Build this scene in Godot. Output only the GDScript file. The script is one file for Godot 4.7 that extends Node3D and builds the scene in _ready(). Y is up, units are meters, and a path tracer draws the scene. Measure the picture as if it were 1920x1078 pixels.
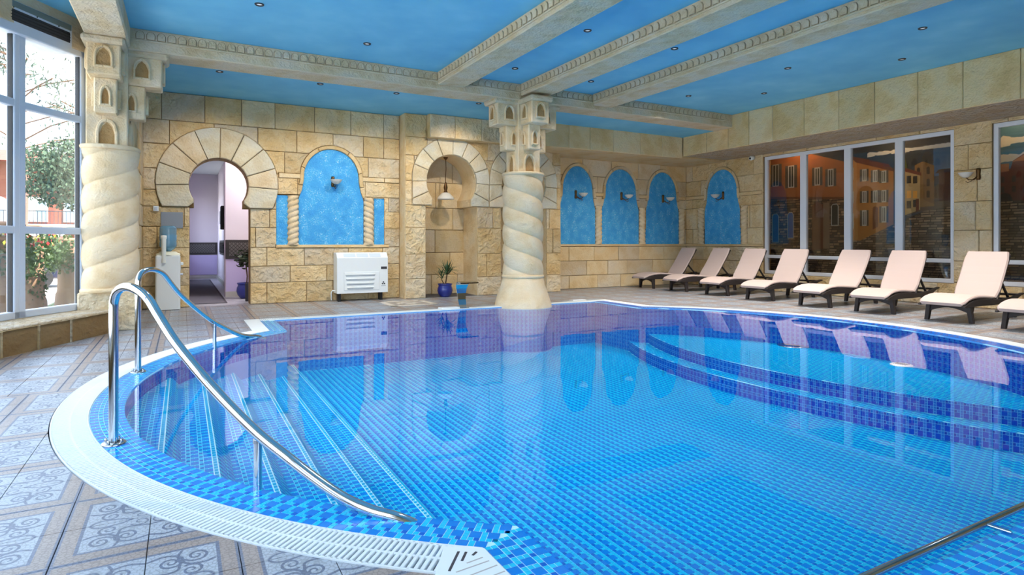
extends Node3D
# An indoor pool hall with sandstone walls. World: x along the back wall, -z into the room, y up, metres.

const H := 1.15
var M := {}
var names := {}
var rng := RandomNumberGenerator.new()


class MB:
	var v := PackedVector3Array()
	var n := PackedVector3Array()
	var c := PackedColorArray()
	var u := PackedVector2Array()
	var col := Color.WHITE
	var uvf = null

	func t3(a: Vector3, b: Vector3, d: Vector3, na: Vector3, nb: Vector3, nd: Vector3) -> void:
		if (b - a).cross(d - a).dot(na + nb + nd) > 0.0:
			var t := b
			b = d
			d = t
			t = nb
			nb = nd
			nd = t
		v.append(a); v.append(b); v.append(d)
		n.append(na); n.append(nb); n.append(nd)
		c.append(col); c.append(col); c.append(col)
		if uvf != null:
			u.append(uvf.call(a)); u.append(uvf.call(b)); u.append(uvf.call(d))

	func ngon(pts: Array, nn: Vector3) -> void:
		for i in range(1, pts.size() - 1):
			t3(pts[0], pts[i], pts[i + 1], nn, nn, nn)

	func quad(a: Vector3, b: Vector3, d: Vector3, e: Vector3, out: Vector3) -> void:
		var nn := (b - a).cross(e - a).normalized()
		if nn.length() < 0.5:
			nn = (d - b).cross(e - b).normalized()
		if nn.dot(out) < 0.0:
			nn = -nn
		t3(a, b, d, nn, nn, nn)
		t3(a, d, e, nn, nn, nn)

	func box(tr: Transform3D, s: Vector3, bev := 0.0) -> void:
		var h := s * 0.5
		var k := h - Vector3.ONE * bev
		for ax in 3:
			var a1 := (ax + 1) % 3
			var a2 := (ax + 2) % 3
			for sg in [-1.0, 1.0]:
				var q := []
				for w in [[-1, -1], [1, -1], [1, 1], [-1, 1]]:
					var p := Vector3.ZERO
					p[ax] = sg * h[ax]
					p[a1] = w[0] * k[a1]
					p[a2] = w[1] * k[a2]
					q.append(tr * p)
				var o := Vector3.ZERO
				o[ax] = sg
				quad(q[0], q[1], q[2], q[3], tr.basis * o)
		if bev <= 0.0:
			return
		for ax in 3:
			var a1 := (ax + 1) % 3
			var a2 := (ax + 2) % 3
			for s1 in [-1.0, 1.0]:
				for s2 in [-1.0, 1.0]:
					var q := []
					for w in [[-1.0, 0], [1.0, 0], [1.0, 1], [-1.0, 1]]:
						var p := Vector3.ZERO
						p[ax] = w[0] * k[ax]
						p[a1] = s1 * (h[a1] if w[1] == 0 else k[a1])
						p[a2] = s2 * (k[a2] if w[1] == 0 else h[a2])
						q.append(tr * p)
					var o := Vector3.ZERO
					o[a1] = s1
					o[a2] = s2
					quad(q[0], q[1], q[2], q[3], tr.basis * o)
		for sx in [-1.0, 1.0]:
			for sy in [-1.0, 1.0]:
				for sz in [-1.0, 1.0]:
					var g := Vector3(sx, sy, sz)
					var nn: Vector3 = (tr.basis * g).normalized()
					t3(tr * (g * Vector3(h.x, k.y, k.z)), tr * (g * Vector3(k.x, h.y, k.z)), tr * (g * Vector3(k.x, k.y, h.z)), nn, nn, nn)

	# a polygon in the plane of tr (x right, y up), standing out from z0 to z1, its front edge chamfered
	func prism(poly: PackedVector2Array, z0: float, z1: float, bev := 0.0, tr := Transform3D(), back := false) -> void:
		var p := poly.duplicate()
		var m := p.size()
		var area := 0.0
		for i in m:
			area += p[i].cross(p[(i + 1) % m])
		if area < 0.0:
			p.reverse()
		var q := PackedVector2Array()
		for i in m:
			var e1 := p[i] - p[(i + m - 1) % m]
			var e2 := p[(i + 1) % m] - p[i]
			var n1 := Vector2(e1.y, -e1.x).normalized()
			var n2 := Vector2(e2.y, -e2.x).normalized()
			q.append(p[i] - (n1 + n2) / maxf(0.5, 1.0 + n1.dot(n2)) * bev)
		var idx := Geometry2D.triangulate_polygon(q)
		if idx.is_empty():
			q = p
			idx = Geometry2D.triangulate_polygon(q)
		var nz := tr.basis.z.normalized()
		for i in range(0, idx.size(), 3):
			var a := q[idx[i]]
			var b := q[idx[i + 1]]
			var d := q[idx[i + 2]]
			t3(tr * Vector3(a.x, a.y, z1), tr * Vector3(b.x, b.y, z1), tr * Vector3(d.x, d.y, z1), nz, nz, nz)
			if back:
				t3(tr * Vector3(a.x, a.y, z0), tr * Vector3(b.x, b.y, z0), tr * Vector3(d.x, d.y, z0), -nz, -nz, -nz)
		var zs := z1 - bev * signf(z1 - z0)
		for i in m:
			var j := (i + 1) % m
			var e := p[j] - p[i]
			if e.length() < 1e-6:
				continue
			var o: Vector3 = tr.basis * Vector3(e.y, -e.x, 0).normalized()
			quad(tr * Vector3(p[i].x, p[i].y, z0), tr * Vector3(p[j].x, p[j].y, z0), tr * Vector3(p[j].x, p[j].y, zs), tr * Vector3(p[i].x, p[i].y, zs), o)
			if bev > 0.0:
				quad(tr * Vector3(p[i].x, p[i].y, zs), tr * Vector3(p[j].x, p[j].y, zs), tr * Vector3(q[j].x, q[j].y, z1), tr * Vector3(q[i].x, q[i].y, z1), o + nz)

	func tube(path: PackedVector3Array, r: float, sides := 10, caps := true, radii := PackedFloat32Array()) -> void:
		var m := path.size()
		var rings := []
		var side := Vector3.ZERO
		for i in m:
			var t := (path[mini(i + 1, m - 1)] - path[maxi(i - 1, 0)]).normalized()
			if i == 0:
				side = t.cross(Vector3.UP if absf(t.y) < 0.9 else Vector3.RIGHT).normalized()
			side = (side - t * side.dot(t)).normalized()
			var up := t.cross(side)
			var rr := r if radii.is_empty() else radii[i]
			var ring := []
			for k in sides:
				var a := TAU * k / sides
				var nn := side * cos(a) + up * sin(a)
				ring.append([path[i] + nn * rr, nn])
			rings.append(ring)
		for i in m - 1:
			for k in sides:
				var l := (k + 1) % sides
				var a = rings[i][k]
				var b = rings[i][l]
				var d = rings[i + 1][l]
				var e = rings[i + 1][k]
				t3(a[0], b[0], d[0], a[1], b[1], d[1])
				t3(a[0], d[0], e[0], a[1], d[1], e[1])
		if caps:
			for w in [[0, 1], [m - 1, m - 2]]:
				var nn: Vector3 = (path[w[0]] - path[w[1]]).normalized()
				var pts := []
				for k in sides:
					pts.append(rings[w[0]][k][0])
				ngon(pts, nn)

	# profile: (radius, height); rf(angle, height) multiplies the radius
	func lathe(profile: PackedVector2Array, seg := 24, tr := Transform3D(), rf = null, a0 := 0.0, a1 := TAU) -> void:
		var m := profile.size()
		var g := []
		for i in m:
			var row := []
			for k in seg + 1:
				var a := lerpf(a0, a1, float(k) / seg)
				var r: float = profile[i].x * (rf.call(a, profile[i].y) if rf != null else 1.0)
				row.append(Vector3(cos(a) * r, profile[i].y, sin(a) * r))
			g.append(row)
		var nn := []
		var full := absf(a1 - a0 - TAU) < 1e-4
		for i in m:
			var row := []
			for k in seg + 1:
				var kp := k + 1 if k < seg else (1 if full else k)
				var km := k - 1 if k > 0 else (seg - 1 if full else k)
				var dk: Vector3 = g[i][kp] - g[i][km]
				var di: Vector3 = g[mini(i + 1, m - 1)][k] - g[maxi(i - 1, 0)][k]
				var x := di.cross(dk)
				if x.length() < 1e-12:
					x = Vector3(0, 1 if i > 0 else -1, 0)
				row.append((tr.basis * x).normalized())
			nn.append(row)
		for i in m - 1:
			for k in seg:
				var a: Vector3 = tr * g[i][k]
				var b: Vector3 = tr * g[i][k + 1]
				var d: Vector3 = tr * g[i + 1][k + 1]
				var e: Vector3 = tr * g[i + 1][k]
				if a.distance_squared_to(b) > 1e-12:
					t3(a, b, d, nn[i][k], nn[i][k + 1], nn[i + 1][k + 1])
				if d.distance_squared_to(e) > 1e-12:
					t3(a, d, e, nn[i][k], nn[i + 1][k + 1], nn[i + 1][k])

	func mesh() -> ArrayMesh:
		var a := []
		a.resize(Mesh.ARRAY_MAX)
		a[Mesh.ARRAY_VERTEX] = v
		a[Mesh.ARRAY_NORMAL] = n
		a[Mesh.ARRAY_COLOR] = c
		if uvf != null:
			a[Mesh.ARRAY_TEX_UV] = u
		var m := ArrayMesh.new()
		if v.size():
			m.add_surface_from_arrays(Mesh.PRIMITIVE_TRIANGLES, a)
		return m


# ---------- small helpers ----------
func P(x: float, y: float, d: float) -> Vector3:
	return Vector3(x, y, -d)


func T(p := Vector3.ZERO, turn := 0.0) -> Transform3D:
	return Transform3D(Basis(Vector3.UP, turn), p)


func numbered(called: String) -> String:
	var k: int = names.get(called, -1) + 1
	names[called] = k
	return called if k == 0 else "%s_%03d" % [called, k]


func part(parent: Node3D, called: String, m: Mesh, mt: Material, at := Vector3.ZERO, turn := 0.0) -> MeshInstance3D:
	var o := MeshInstance3D.new()
	o.name = called
	o.mesh = m
	o.material_override = mt
	o.position = at
	o.rotation.y = turn
	parent.add_child(o, true)
	return o


func thing(called: String, label: String, category: String, at := Vector3.ZERO, turn := 0.0, group := "") -> Node3D:
	var o := Node3D.new()
	o.name = numbered(called)
	add_child(o)
	o.position = at
	o.rotation.y = turn
	o.set_meta("label", label)
	o.set_meta("category", category)
	if group:
		o.set_meta("group", group)
	return o


func struct(called: String, m: Mesh = null, mt: Material = null, label := "", category := "") -> Node3D:
	var o: Node3D = MeshInstance3D.new() if m else Node3D.new()
	if m:
		o.mesh = m
		o.material_override = mt
	o.name = numbered(called)
	add_child(o)
	o.set_meta("kind", "structure")
	if label:
		o.set_meta("label", label)
		o.set_meta("category", category)
	return o


func many(parent: Node3D, called: String, m: Mesh, mt: Material, places: Array) -> MultiMeshInstance3D:
	var mm := MultiMesh.new()
	mm.transform_format = MultiMesh.TRANSFORM_3D
	mm.mesh = m
	mm.instance_count = places.size()
	for i in places.size():
		mm.set_instance_transform(i, places[i])
	var o := MultiMeshInstance3D.new()
	o.name = called
	o.multimesh = mm
	o.material_override = mt
	o.set_meta("kind", "stuff")
	parent.add_child(o, true)
	return o


func bx(s: Vector3, bev := 0.0, at := Vector3.ZERO) -> ArrayMesh:
	var b := MB.new()
	b.box(T(at), s, bev)
	return b.mesh()


func rect(x0: float, y0: float, x1: float, y1: float) -> PackedVector2Array:
	return PackedVector2Array([Vector2(x0, y0), Vector2(x1, y0), Vector2(x1, y1), Vector2(x0, y1)])


func arc(cx: float, cy: float, r: float, a0: float, a1: float, k: int, ry := 0.0) -> PackedVector2Array:
	var p := PackedVector2Array()
	for i in k + 1:
		var a := deg_to_rad(lerpf(a0, a1, float(i) / k))
		p.append(Vector2(cx + cos(a) * r, cy + sin(a) * (ry if ry > 0.0 else r)))
	return p


func biggest(list: Array) -> PackedVector2Array:
	var best := PackedVector2Array()
	var area := 0.0
	for p in list:
		var s := absf(area_of(p))
		if s > area:
			area = s
			best = p
	return best


func area_of(p: PackedVector2Array) -> float:
	var s := 0.0
	for i in p.size():
		s += p[i].cross(p[(i + 1) % p.size()])
	return s * 0.5


func union(a: PackedVector2Array, b: PackedVector2Array) -> PackedVector2Array:
	return biggest(Geometry2D.merge_polygons(a, b))


func lin(r: float, g: float, b: float) -> Color:
	return Color(r, g, b).srgb_to_linear()


# ---------- textures and materials ----------
func noise(kind: int, freq: float, sd: int, oct := 4, fractal := FastNoiseLite.FRACTAL_FBM, warp := 0.0, size := 512, ret := -1) -> PackedByteArray:
	var f := FastNoiseLite.new()
	f.noise_type = kind
	f.frequency = freq
	f.seed = sd
	f.fractal_type = fractal
	f.fractal_octaves = oct
	if ret >= 0:
		f.cellular_return_type = ret
	if warp > 0.0:
		f.domain_warp_enabled = true
		f.domain_warp_amplitude = warp
		f.domain_warp_frequency = freq * 0.8
	var im := f.get_seamless_image(size, size, false, false, 0.15)
	im.convert(Image.FORMAT_L8)
	return im.get_data()


func grey(data: PackedByteArray, size: int) -> ImageTexture:
	return ImageTexture.create_from_image(Image.create_from_data(size, size, false, Image.FORMAT_L8, data))


func blend(a: PackedByteArray, b: PackedByteArray, wa: float, wb: float) -> PackedByteArray:
	var o := PackedByteArray()
	o.resize(a.size())
	for i in a.size():
		o[i] = clampi(int(a[i] * wa + b[i] * wb), 0, 255)
	return o


func ramped(data: PackedByteArray, size: int, stops: Array) -> ImageTexture:
	var g := Gradient.new()
	g.offsets = PackedFloat32Array(stops.map(func(s): return s[0]))
	g.colors = PackedColorArray(stops.map(func(s): return s[1]))
	var lut := []
	for i in 256:
		var k := g.sample(i / 255.0)
		lut.append([k.r8, k.g8, k.b8])
	var o := PackedByteArray()
	o.resize(size * size * 3)
	for i in size * size:
		var k = lut[data[i]]
		o[i * 3] = k[0]
		o[i * 3 + 1] = k[1]
		o[i * 3 + 2] = k[2]
	return ImageTexture.create_from_image(Image.create_from_data(size, size, false, Image.FORMAT_RGB8, o))


func mat(r: float, g: float, b: float, rough := 0.6, metal := 0.0) -> StandardMaterial3D:
	var m := StandardMaterial3D.new()
	m.albedo_color = Color(r, g, b)
	m.roughness = rough
	m.metallic = metal
	return m


func tri(m: StandardMaterial3D, tex: Texture2D, scale: float, relief: Texture2D = null, cm := 0.0) -> StandardMaterial3D:
	m.albedo_texture = tex
	m.uv1_triplanar = true
	m.uv1_world_triplanar = true
	m.uv1_scale = Vector3.ONE * scale
	if relief:
		m.heightmap_enabled = true
		m.heightmap_texture = relief
		m.heightmap_scale = cm
	return m


func glass(r: float, g: float, b: float, a: float, spec := 0.5) -> StandardMaterial3D:
	var m := mat(r, g, b, 0.0)
	m.albedo_color.a = a
	m.transparency = BaseMaterial3D.TRANSPARENCY_ALPHA
	m.metallic_specular = spec
	return m


func spiral(im: Image, at: Vector2, r: float, turns: float, a0: float, w: float, k: Color) -> void:
	for i in 260:
		var t := i / 259.0
		var a := a0 + turns * TAU * t
		dot(im, at + Vector2(cos(a), sin(a)) * r * (1.0 - 0.86 * t), w * (1.0 - 0.4 * t), k)


func dot(im: Image, p: Vector2, w: float, k: Color) -> void:
	for y in range(int(p.y - w), int(p.y + w) + 1):
		for x in range(int(p.x - w), int(p.x + w) + 1):
			if x >= 0 and y >= 0 and x < im.get_width() and y < im.get_height() and Vector2(x, y).distance_to(p) <= w:
				im.set_pixel(x, y, k)


func curve(im: Image, pts: Array, w: float, k: Color) -> void:
	var c := Curve2D.new()
	for i in pts.size():
		var tan: Vector2 = (pts[mini(i + 1, pts.size() - 1)] - pts[maxi(i - 1, 0)]) * 0.22
		c.add_point(pts[i], -tan, tan)
	var l := c.get_baked_length()
	for i in int(l / 2.0):
		dot(im, c.sample_baked(i * 2.0), w, k)


# one quarter of the two by two tile print: the tan band runs along u = 0 and v = 0
func tile_print() -> ImageTexture:
	var s := 384
	var im := Image.create(s, s, false, Image.FORMAT_RGB8)
	var crack := noise(FastNoiseLite.TYPE_CELLULAR, 0.045, 5, 1, FastNoiseLite.FRACTAL_NONE, 0.0, s, FastNoiseLite.RETURN_DISTANCE2_SUB)
	var grain := noise(FastNoiseLite.TYPE_SIMPLEX, 0.3, 6, 2, FastNoiseLite.FRACTAL_FBM, 0.0, s)
	var line := Color(0.49, 0.53, 0.61)
	im.fill(Color(0.77, 0.80, 0.83))
	var q := float(s)
	spiral(im, Vector2(0.46, 0.45) * q, 0.14 * q, 1.6, 0.5, 7.5, line)
	spiral(im, Vector2(0.74, 0.52) * q, 0.13 * q, -1.5, 2.6, 7.0, line)
	spiral(im, Vector2(0.52, 0.78) * q, 0.13 * q, -1.5, 5.2, 7.0, line)
	spiral(im, Vector2(0.88, 0.88) * q, 0.12 * q, 1.3, 3.6, 5.0, line)
	curve(im, [Vector2(0.27, 0.62) * q, Vector2(0.40, 0.66) * q, Vector2(0.58, 0.60) * q, Vector2(0.64, 0.42) * q, Vector2(0.80, 0.34) * q, Vector2(1.0, 0.40) * q], 7.5, line)
	curve(im, [Vector2(0.62, 0.27) * q, Vector2(0.66, 0.40) * q, Vector2(0.64, 0.62) * q, Vector2(0.72, 0.76) * q, Vector2(1.0, 0.72) * q], 6.5, line)
	curve(im, [Vector2(0.30, 0.98) * q, Vector2(0.40, 0.90) * q, Vector2(0.62, 0.92) * q, Vector2(0.78, 1.0) * q], 6.5, line)
	for y in s:
		for x in s:
			var e := mini(x, y) / q
			var k := im.get_pixel(x, y)
			if e < 0.035:
				k = Color(0.53, 0.56, 0.63)
			elif e < 0.205:
				k = Color(0.73, 0.665, 0.62)
			elif e < 0.245:
				k = Color(0.50, 0.54, 0.62)
			var f := 1.0 - 0.17 * clampf((70.0 - crack[y * s + x]) / 70.0, 0.0, 1.0) + (grain[y * s + x] - 128) / 1100.0
			im.set_pixel(x, y, Color(k.r * f, k.g * f, k.b * f))
	return ImageTexture.create_from_image(im)


func pct(data: PackedByteArray, q: float) -> float:
	var d := data.duplicate()
	d.sort()
	return d[int(q * (d.size() - 1))]


func flecks() -> ImageTexture:
	var s := 512
	var a := noise(FastNoiseLite.TYPE_SIMPLEX_SMOOTH, 0.055, 31, 2, FastNoiseLite.FRACTAL_RIDGED, 26.0, s)
	var b := noise(FastNoiseLite.TYPE_SIMPLEX, 0.010, 32, 2, FastNoiseLite.FRACTAL_FBM, 0.0, s)
	var d := noise(FastNoiseLite.TYPE_SIMPLEX, 0.10, 33, 2, FastNoiseLite.FRACTAL_FBM, 16.0, s)
	var a0 := pct(a, 0.70)
	var a1 := pct(a, 0.90)
	var b0 := pct(b, 0.2)
	var b1 := pct(b, 0.7)
	var d0 := pct(d, 0.45)
	var d1 := pct(d, 0.75)
	var o := PackedByteArray()
	o.resize(s * s * 3)
	for i in s * s:
		var w := clampf((a[i] - a0) / (a1 - a0), 0.0, 1.0) * clampf((b[i] - b0) / (b1 - b0), 0.0, 1.0) * clampf((d[i] - d0) / (d1 - d0), 0.0, 1.0)
		var t := (d[i] - 128) / 2600.0 + (b[i] - 128) / 3000.0
		o[i * 3] = int(255 * clampf(lerpf(0.26 + t * 0.6, 0.82, w), 0, 1))
		o[i * 3 + 1] = int(255 * clampf(lerpf(0.66 + t, 0.91, w), 0, 1))
		o[i * 3 + 2] = int(255 * clampf(lerpf(0.91 + t * 0.4, 0.97, w), 0, 1))
	return ImageTexture.create_from_image(Image.create_from_data(s, s, false, Image.FORMAT_RGB8, o))


func materials() -> void:
	var S := FastNoiseLite.TYPE_SIMPLEX_SMOOTH
	var strokes := noise(S, 0.018, 11, 4, FastNoiseLite.FRACTAL_RIDGED, 26.0)
	var lumps := noise(S, 0.02, 12, 5)
	var broad := noise(S, 0.006, 13, 4, FastNoiseLite.FRACTAL_FBM, 30.0)
	var fine := noise(S, 0.09, 14, 3)
	var relief := grey(blend(strokes, lumps, 0.55, 0.45), 512)
	var gentle := grey(blend(lumps, fine, 0.7, 0.3), 512)
	var tones := blend(broad, fine, 0.8, 0.2)
	var stone_tex := ramped(tones, 512, [[0.0, Color(0.82, 0.72, 0.555)], [0.36, Color(0.87, 0.79, 0.65)], [0.52, Color(0.89, 0.83, 0.715)], [0.68, Color(0.87, 0.82, 0.725)], [1.0, Color(0.92, 0.88, 0.80)]])
	var tints := [Color(0.97, 0.96, 0.94), Color(1.0, 0.97, 0.90), Color(0.95, 0.90, 0.79), Color(0.92, 0.91, 0.90), Color(0.99, 0.94, 0.84), Color(0.90, 0.86, 0.77)]
	M.stone = []
	for k in tints:
		var m := tri(mat(k.r, k.g, k.b, 0.85), stone_tex, 0.55, relief, 5.0)
		M.stone.append(m)
	M.smooth = []
	for k in tints:
		M.smooth.append(tri(mat(k.r, k.g, k.b, 0.85), stone_tex, 0.5, gentle, 2.0))
	M.pale = []
	for k in [Color(0.95, 0.98, 1.0), Color(0.92, 0.96, 1.0), Color(0.98, 0.98, 0.98), Color(0.93, 0.95, 0.96)]:
		M.pale.append(tri(mat(k.r, k.g, k.b, 0.85), stone_tex, 0.5, gentle, 2.5))
	M.beam = tri(mat(0.92, 0.92, 0.92, 0.85), stone_tex, 0.6, gentle, 2.0)
	M.rough = tri(mat(0.86, 0.85, 0.85, 0.9), stone_tex, 0.8, relief, 9.0)
	M.column = tri(mat(1.0, 0.98, 0.95, 0.8), stone_tex, 0.7, gentle, 1.6)
	M.joint = tri(mat(0.60, 0.53, 0.42, 0.95), stone_tex, 0.5, relief, 3.0)
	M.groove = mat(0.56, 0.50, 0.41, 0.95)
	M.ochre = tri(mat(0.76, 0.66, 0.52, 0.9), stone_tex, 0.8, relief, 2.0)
	M.fleck = tri(mat(1, 1, 1, 0.7), flecks(), 0.62, gentle, 1.5)
	var sky_paint := ramped(blend(broad, lumps, 0.7, 0.3), 512, [[0.0, Color(0.39, 0.69, 0.85)], [0.5, Color(0.45, 0.745, 0.875)], [1.0, Color(0.53, 0.80, 0.905)]])
	M.ceiling = tri(mat(1, 1, 1, 0.9), sky_paint, 0.22)
	M.tile = mat(0.88, 0.885, 0.90, 0.33)
	M.tile.albedo_texture = tile_print()
	M.tile_body = mat(0.70, 0.68, 0.66, 0.6)
	M.grout = mat(0.33, 0.33, 0.35, 0.9)
	M.mosaic = mat(1, 1, 1, 0.18)
	M.mosaic.vertex_color_use_as_albedo = true
	M.wet = mat(1, 1, 1, 0.5)
	M.wet.metallic_specular = 0.05   # glazed tile under water hardly mirrors
	M.wet.vertex_color_use_as_albedo = true
	M.pool_grout = mat(0.50, 0.88, 0.97, 0.7)
	M.rim_grout = mat(0.74, 0.92, 0.97, 0.6)
	M.wall_grout = mat(0.30, 0.60, 0.86, 0.6)
	M.white = mat(0.90, 0.93, 0.94, 0.4)
	M.frame = mat(0.80, 0.84, 0.90, 0.35)
	M.white_frame = mat(0.90, 0.92, 0.96, 0.35)
	M.chrome = mat(0.80, 0.82, 0.84, 0.09, 1.0)
	M.steel = mat(0.70, 0.72, 0.74, 0.2, 1.0)
	M.pane = glass(0.9, 0.95, 1.0, 0.02)
	M.dark_pane = glass(0.02, 0.025, 0.03, 0.12)
	M.black = mat(0.05, 0.05, 0.055, 0.5)
	M.dark = mat(0.20, 0.20, 0.225, 0.6)
	M.brown = mat(0.17, 0.145, 0.145, 0.55)
	M.cushion = tri(mat(0.78, 0.715, 0.70, 0.9), ramped(fine, 512, [[0.0, Color(0.92, 0.92, 0.92)], [1.0, Color(1, 1, 1)]]), 6.0)
	M.lilac = mat(0.82, 0.775, 0.82, 0.8)
	M.lilac_deep = mat(0.74, 0.68, 0.84, 0.8)
	M.water = glass(0.10, 0.55, 0.9, 0.03, 0.46)
	var ripple := noise(S, 0.012, 41, 3, FastNoiseLite.FRACTAL_FBM, 10.0)
	var rim := Image.create_from_data(512, 512, false, Image.FORMAT_L8, ripple)
	rim.convert(Image.FORMAT_RGBA8)
	rim.bump_map_to_normal_map(4.0)
	M.water.normal_enabled = true
	M.water.normal_texture = ImageTexture.create_from_image(rim)
	M.water.normal_scale = 0.012
	M.water.uv1_triplanar = true
	M.water.uv1_world_triplanar = true
	M.water.uv1_scale = Vector3.ONE * 0.5
	M.cobalt = mat(0.0, 0.12, 0.52, 0.12)
	M.cobalt.clearcoat_enabled = true
	M.leaf = mat(0.24, 0.36, 0.24, 0.5)
	M.leaf.backlight_enabled = true
	M.leaf.backlight = Color(0.1, 0.16, 0.06)
	M.leaf_dark = mat(0.16, 0.22, 0.12, 0.5)
	M.bark = mat(0.36, 0.27, 0.20, 0.9)
	M.brass = mat(0.42, 0.31, 0.20, 0.3, 0.9)
	M.opal = mat(0.90, 0.89, 0.86, 0.35)
	M.opal.backlight_enabled = true
	M.opal.backlight = Color(0.5, 0.5, 0.48)


func _ready() -> void:
	rng.seed = 7
	var cam := Camera3D.new()
	cam.name = "camera"
	cam.position = P(0, H, 0)
	cam.rotation.y = -atan(618.0 / 1128.0)
	cam.keep_aspect = Camera3D.KEEP_HEIGHT
	cam.set_frustum(2.0 * 0.05 * 539.0 / 1128.0, Vector2(0, -0.05 * 85.0 / 1128.0), 0.05, 400.0)
	add_child(cam)
	cam.current = true
	var sky := ProceduralSkyMaterial.new()
	sky.sky_top_color = Color(0.80, 0.89, 1.0)
	sky.sky_horizon_color = Color(0.92, 0.96, 1.0)
	sky.ground_bottom_color = Color(0.55, 0.55, 0.54)
	sky.ground_horizon_color = Color(0.85, 0.87, 0.9)
	sky.energy_multiplier = 1.0
	var env := Environment.new()
	env.background_mode = Environment.BG_SKY
	env.sky = Sky.new()
	env.sky.sky_material = sky
	env.tonemap_mode = Environment.TONE_MAPPER_LINEAR
	env.tonemap_exposure = EXPOSURE
	env.sdfgi_enabled = true
	env.ssao_enabled = true
	env.ssil_enabled = true
	var we := WorldEnvironment.new()
	we.name = "environment"
	we.environment = env
	add_child(we)
	var sun := DirectionalLight3D.new()
	sun.name = "sun"
	sun.rotation = Vector3(deg_to_rad(-52), deg_to_rad(62), 0)
	sun.light_energy = SUN
	sun.light_color = Color(1.0, 0.96, 0.90)
	sun.light_angular_distance = 0.6
	sun.shadow_enabled = true
	add_child(sun)
	materials()
	shell()
	stonework()
	pool()
	right_windows()
	columns_and_beams()
	hallway()
	furniture()
	outside()


const EXPOSURE := 6.3
const LAMP := 1.5
const SUN := 1.4


# ---------- the shell ----------
const CEIL := 3.97


func slab(called: String, x0: float, x1: float, y0: float, y1: float, d0: float, d1: float, m: Material) -> Node3D:
	return struct(called, bx(Vector3(x1 - x0, y1 - y0, d1 - d0), 0.0, P((x0 + x1) / 2, (y0 + y1) / 2, (d0 + d1) / 2)), m)


func bay_line() -> Array:    # the glazed bay, from the back column round to the front one
	return [Vector2(-1.13, 9.5), Vector2(-1.66, 8.70), Vector2(-2.15, 7.55), Vector2(-2.38, 6.1), Vector2(-2.38, 4.3), Vector2(-2.15, 2.85), Vector2(-1.66, 1.7), Vector2(-1.13, 0.9)]


func sill_line() -> Array:
	return [Vector2(-0.72, 9.62), Vector2(-0.81, 9.13), Vector2(-1.13, 8.5), Vector2(-1.58, 7.66), Vector2(-1.85, 6.3), Vector2(-1.85, 4.1), Vector2(-1.58, 2.74), Vector2(-1.13, 1.9), Vector2(-0.72, 0.8)]


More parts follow.
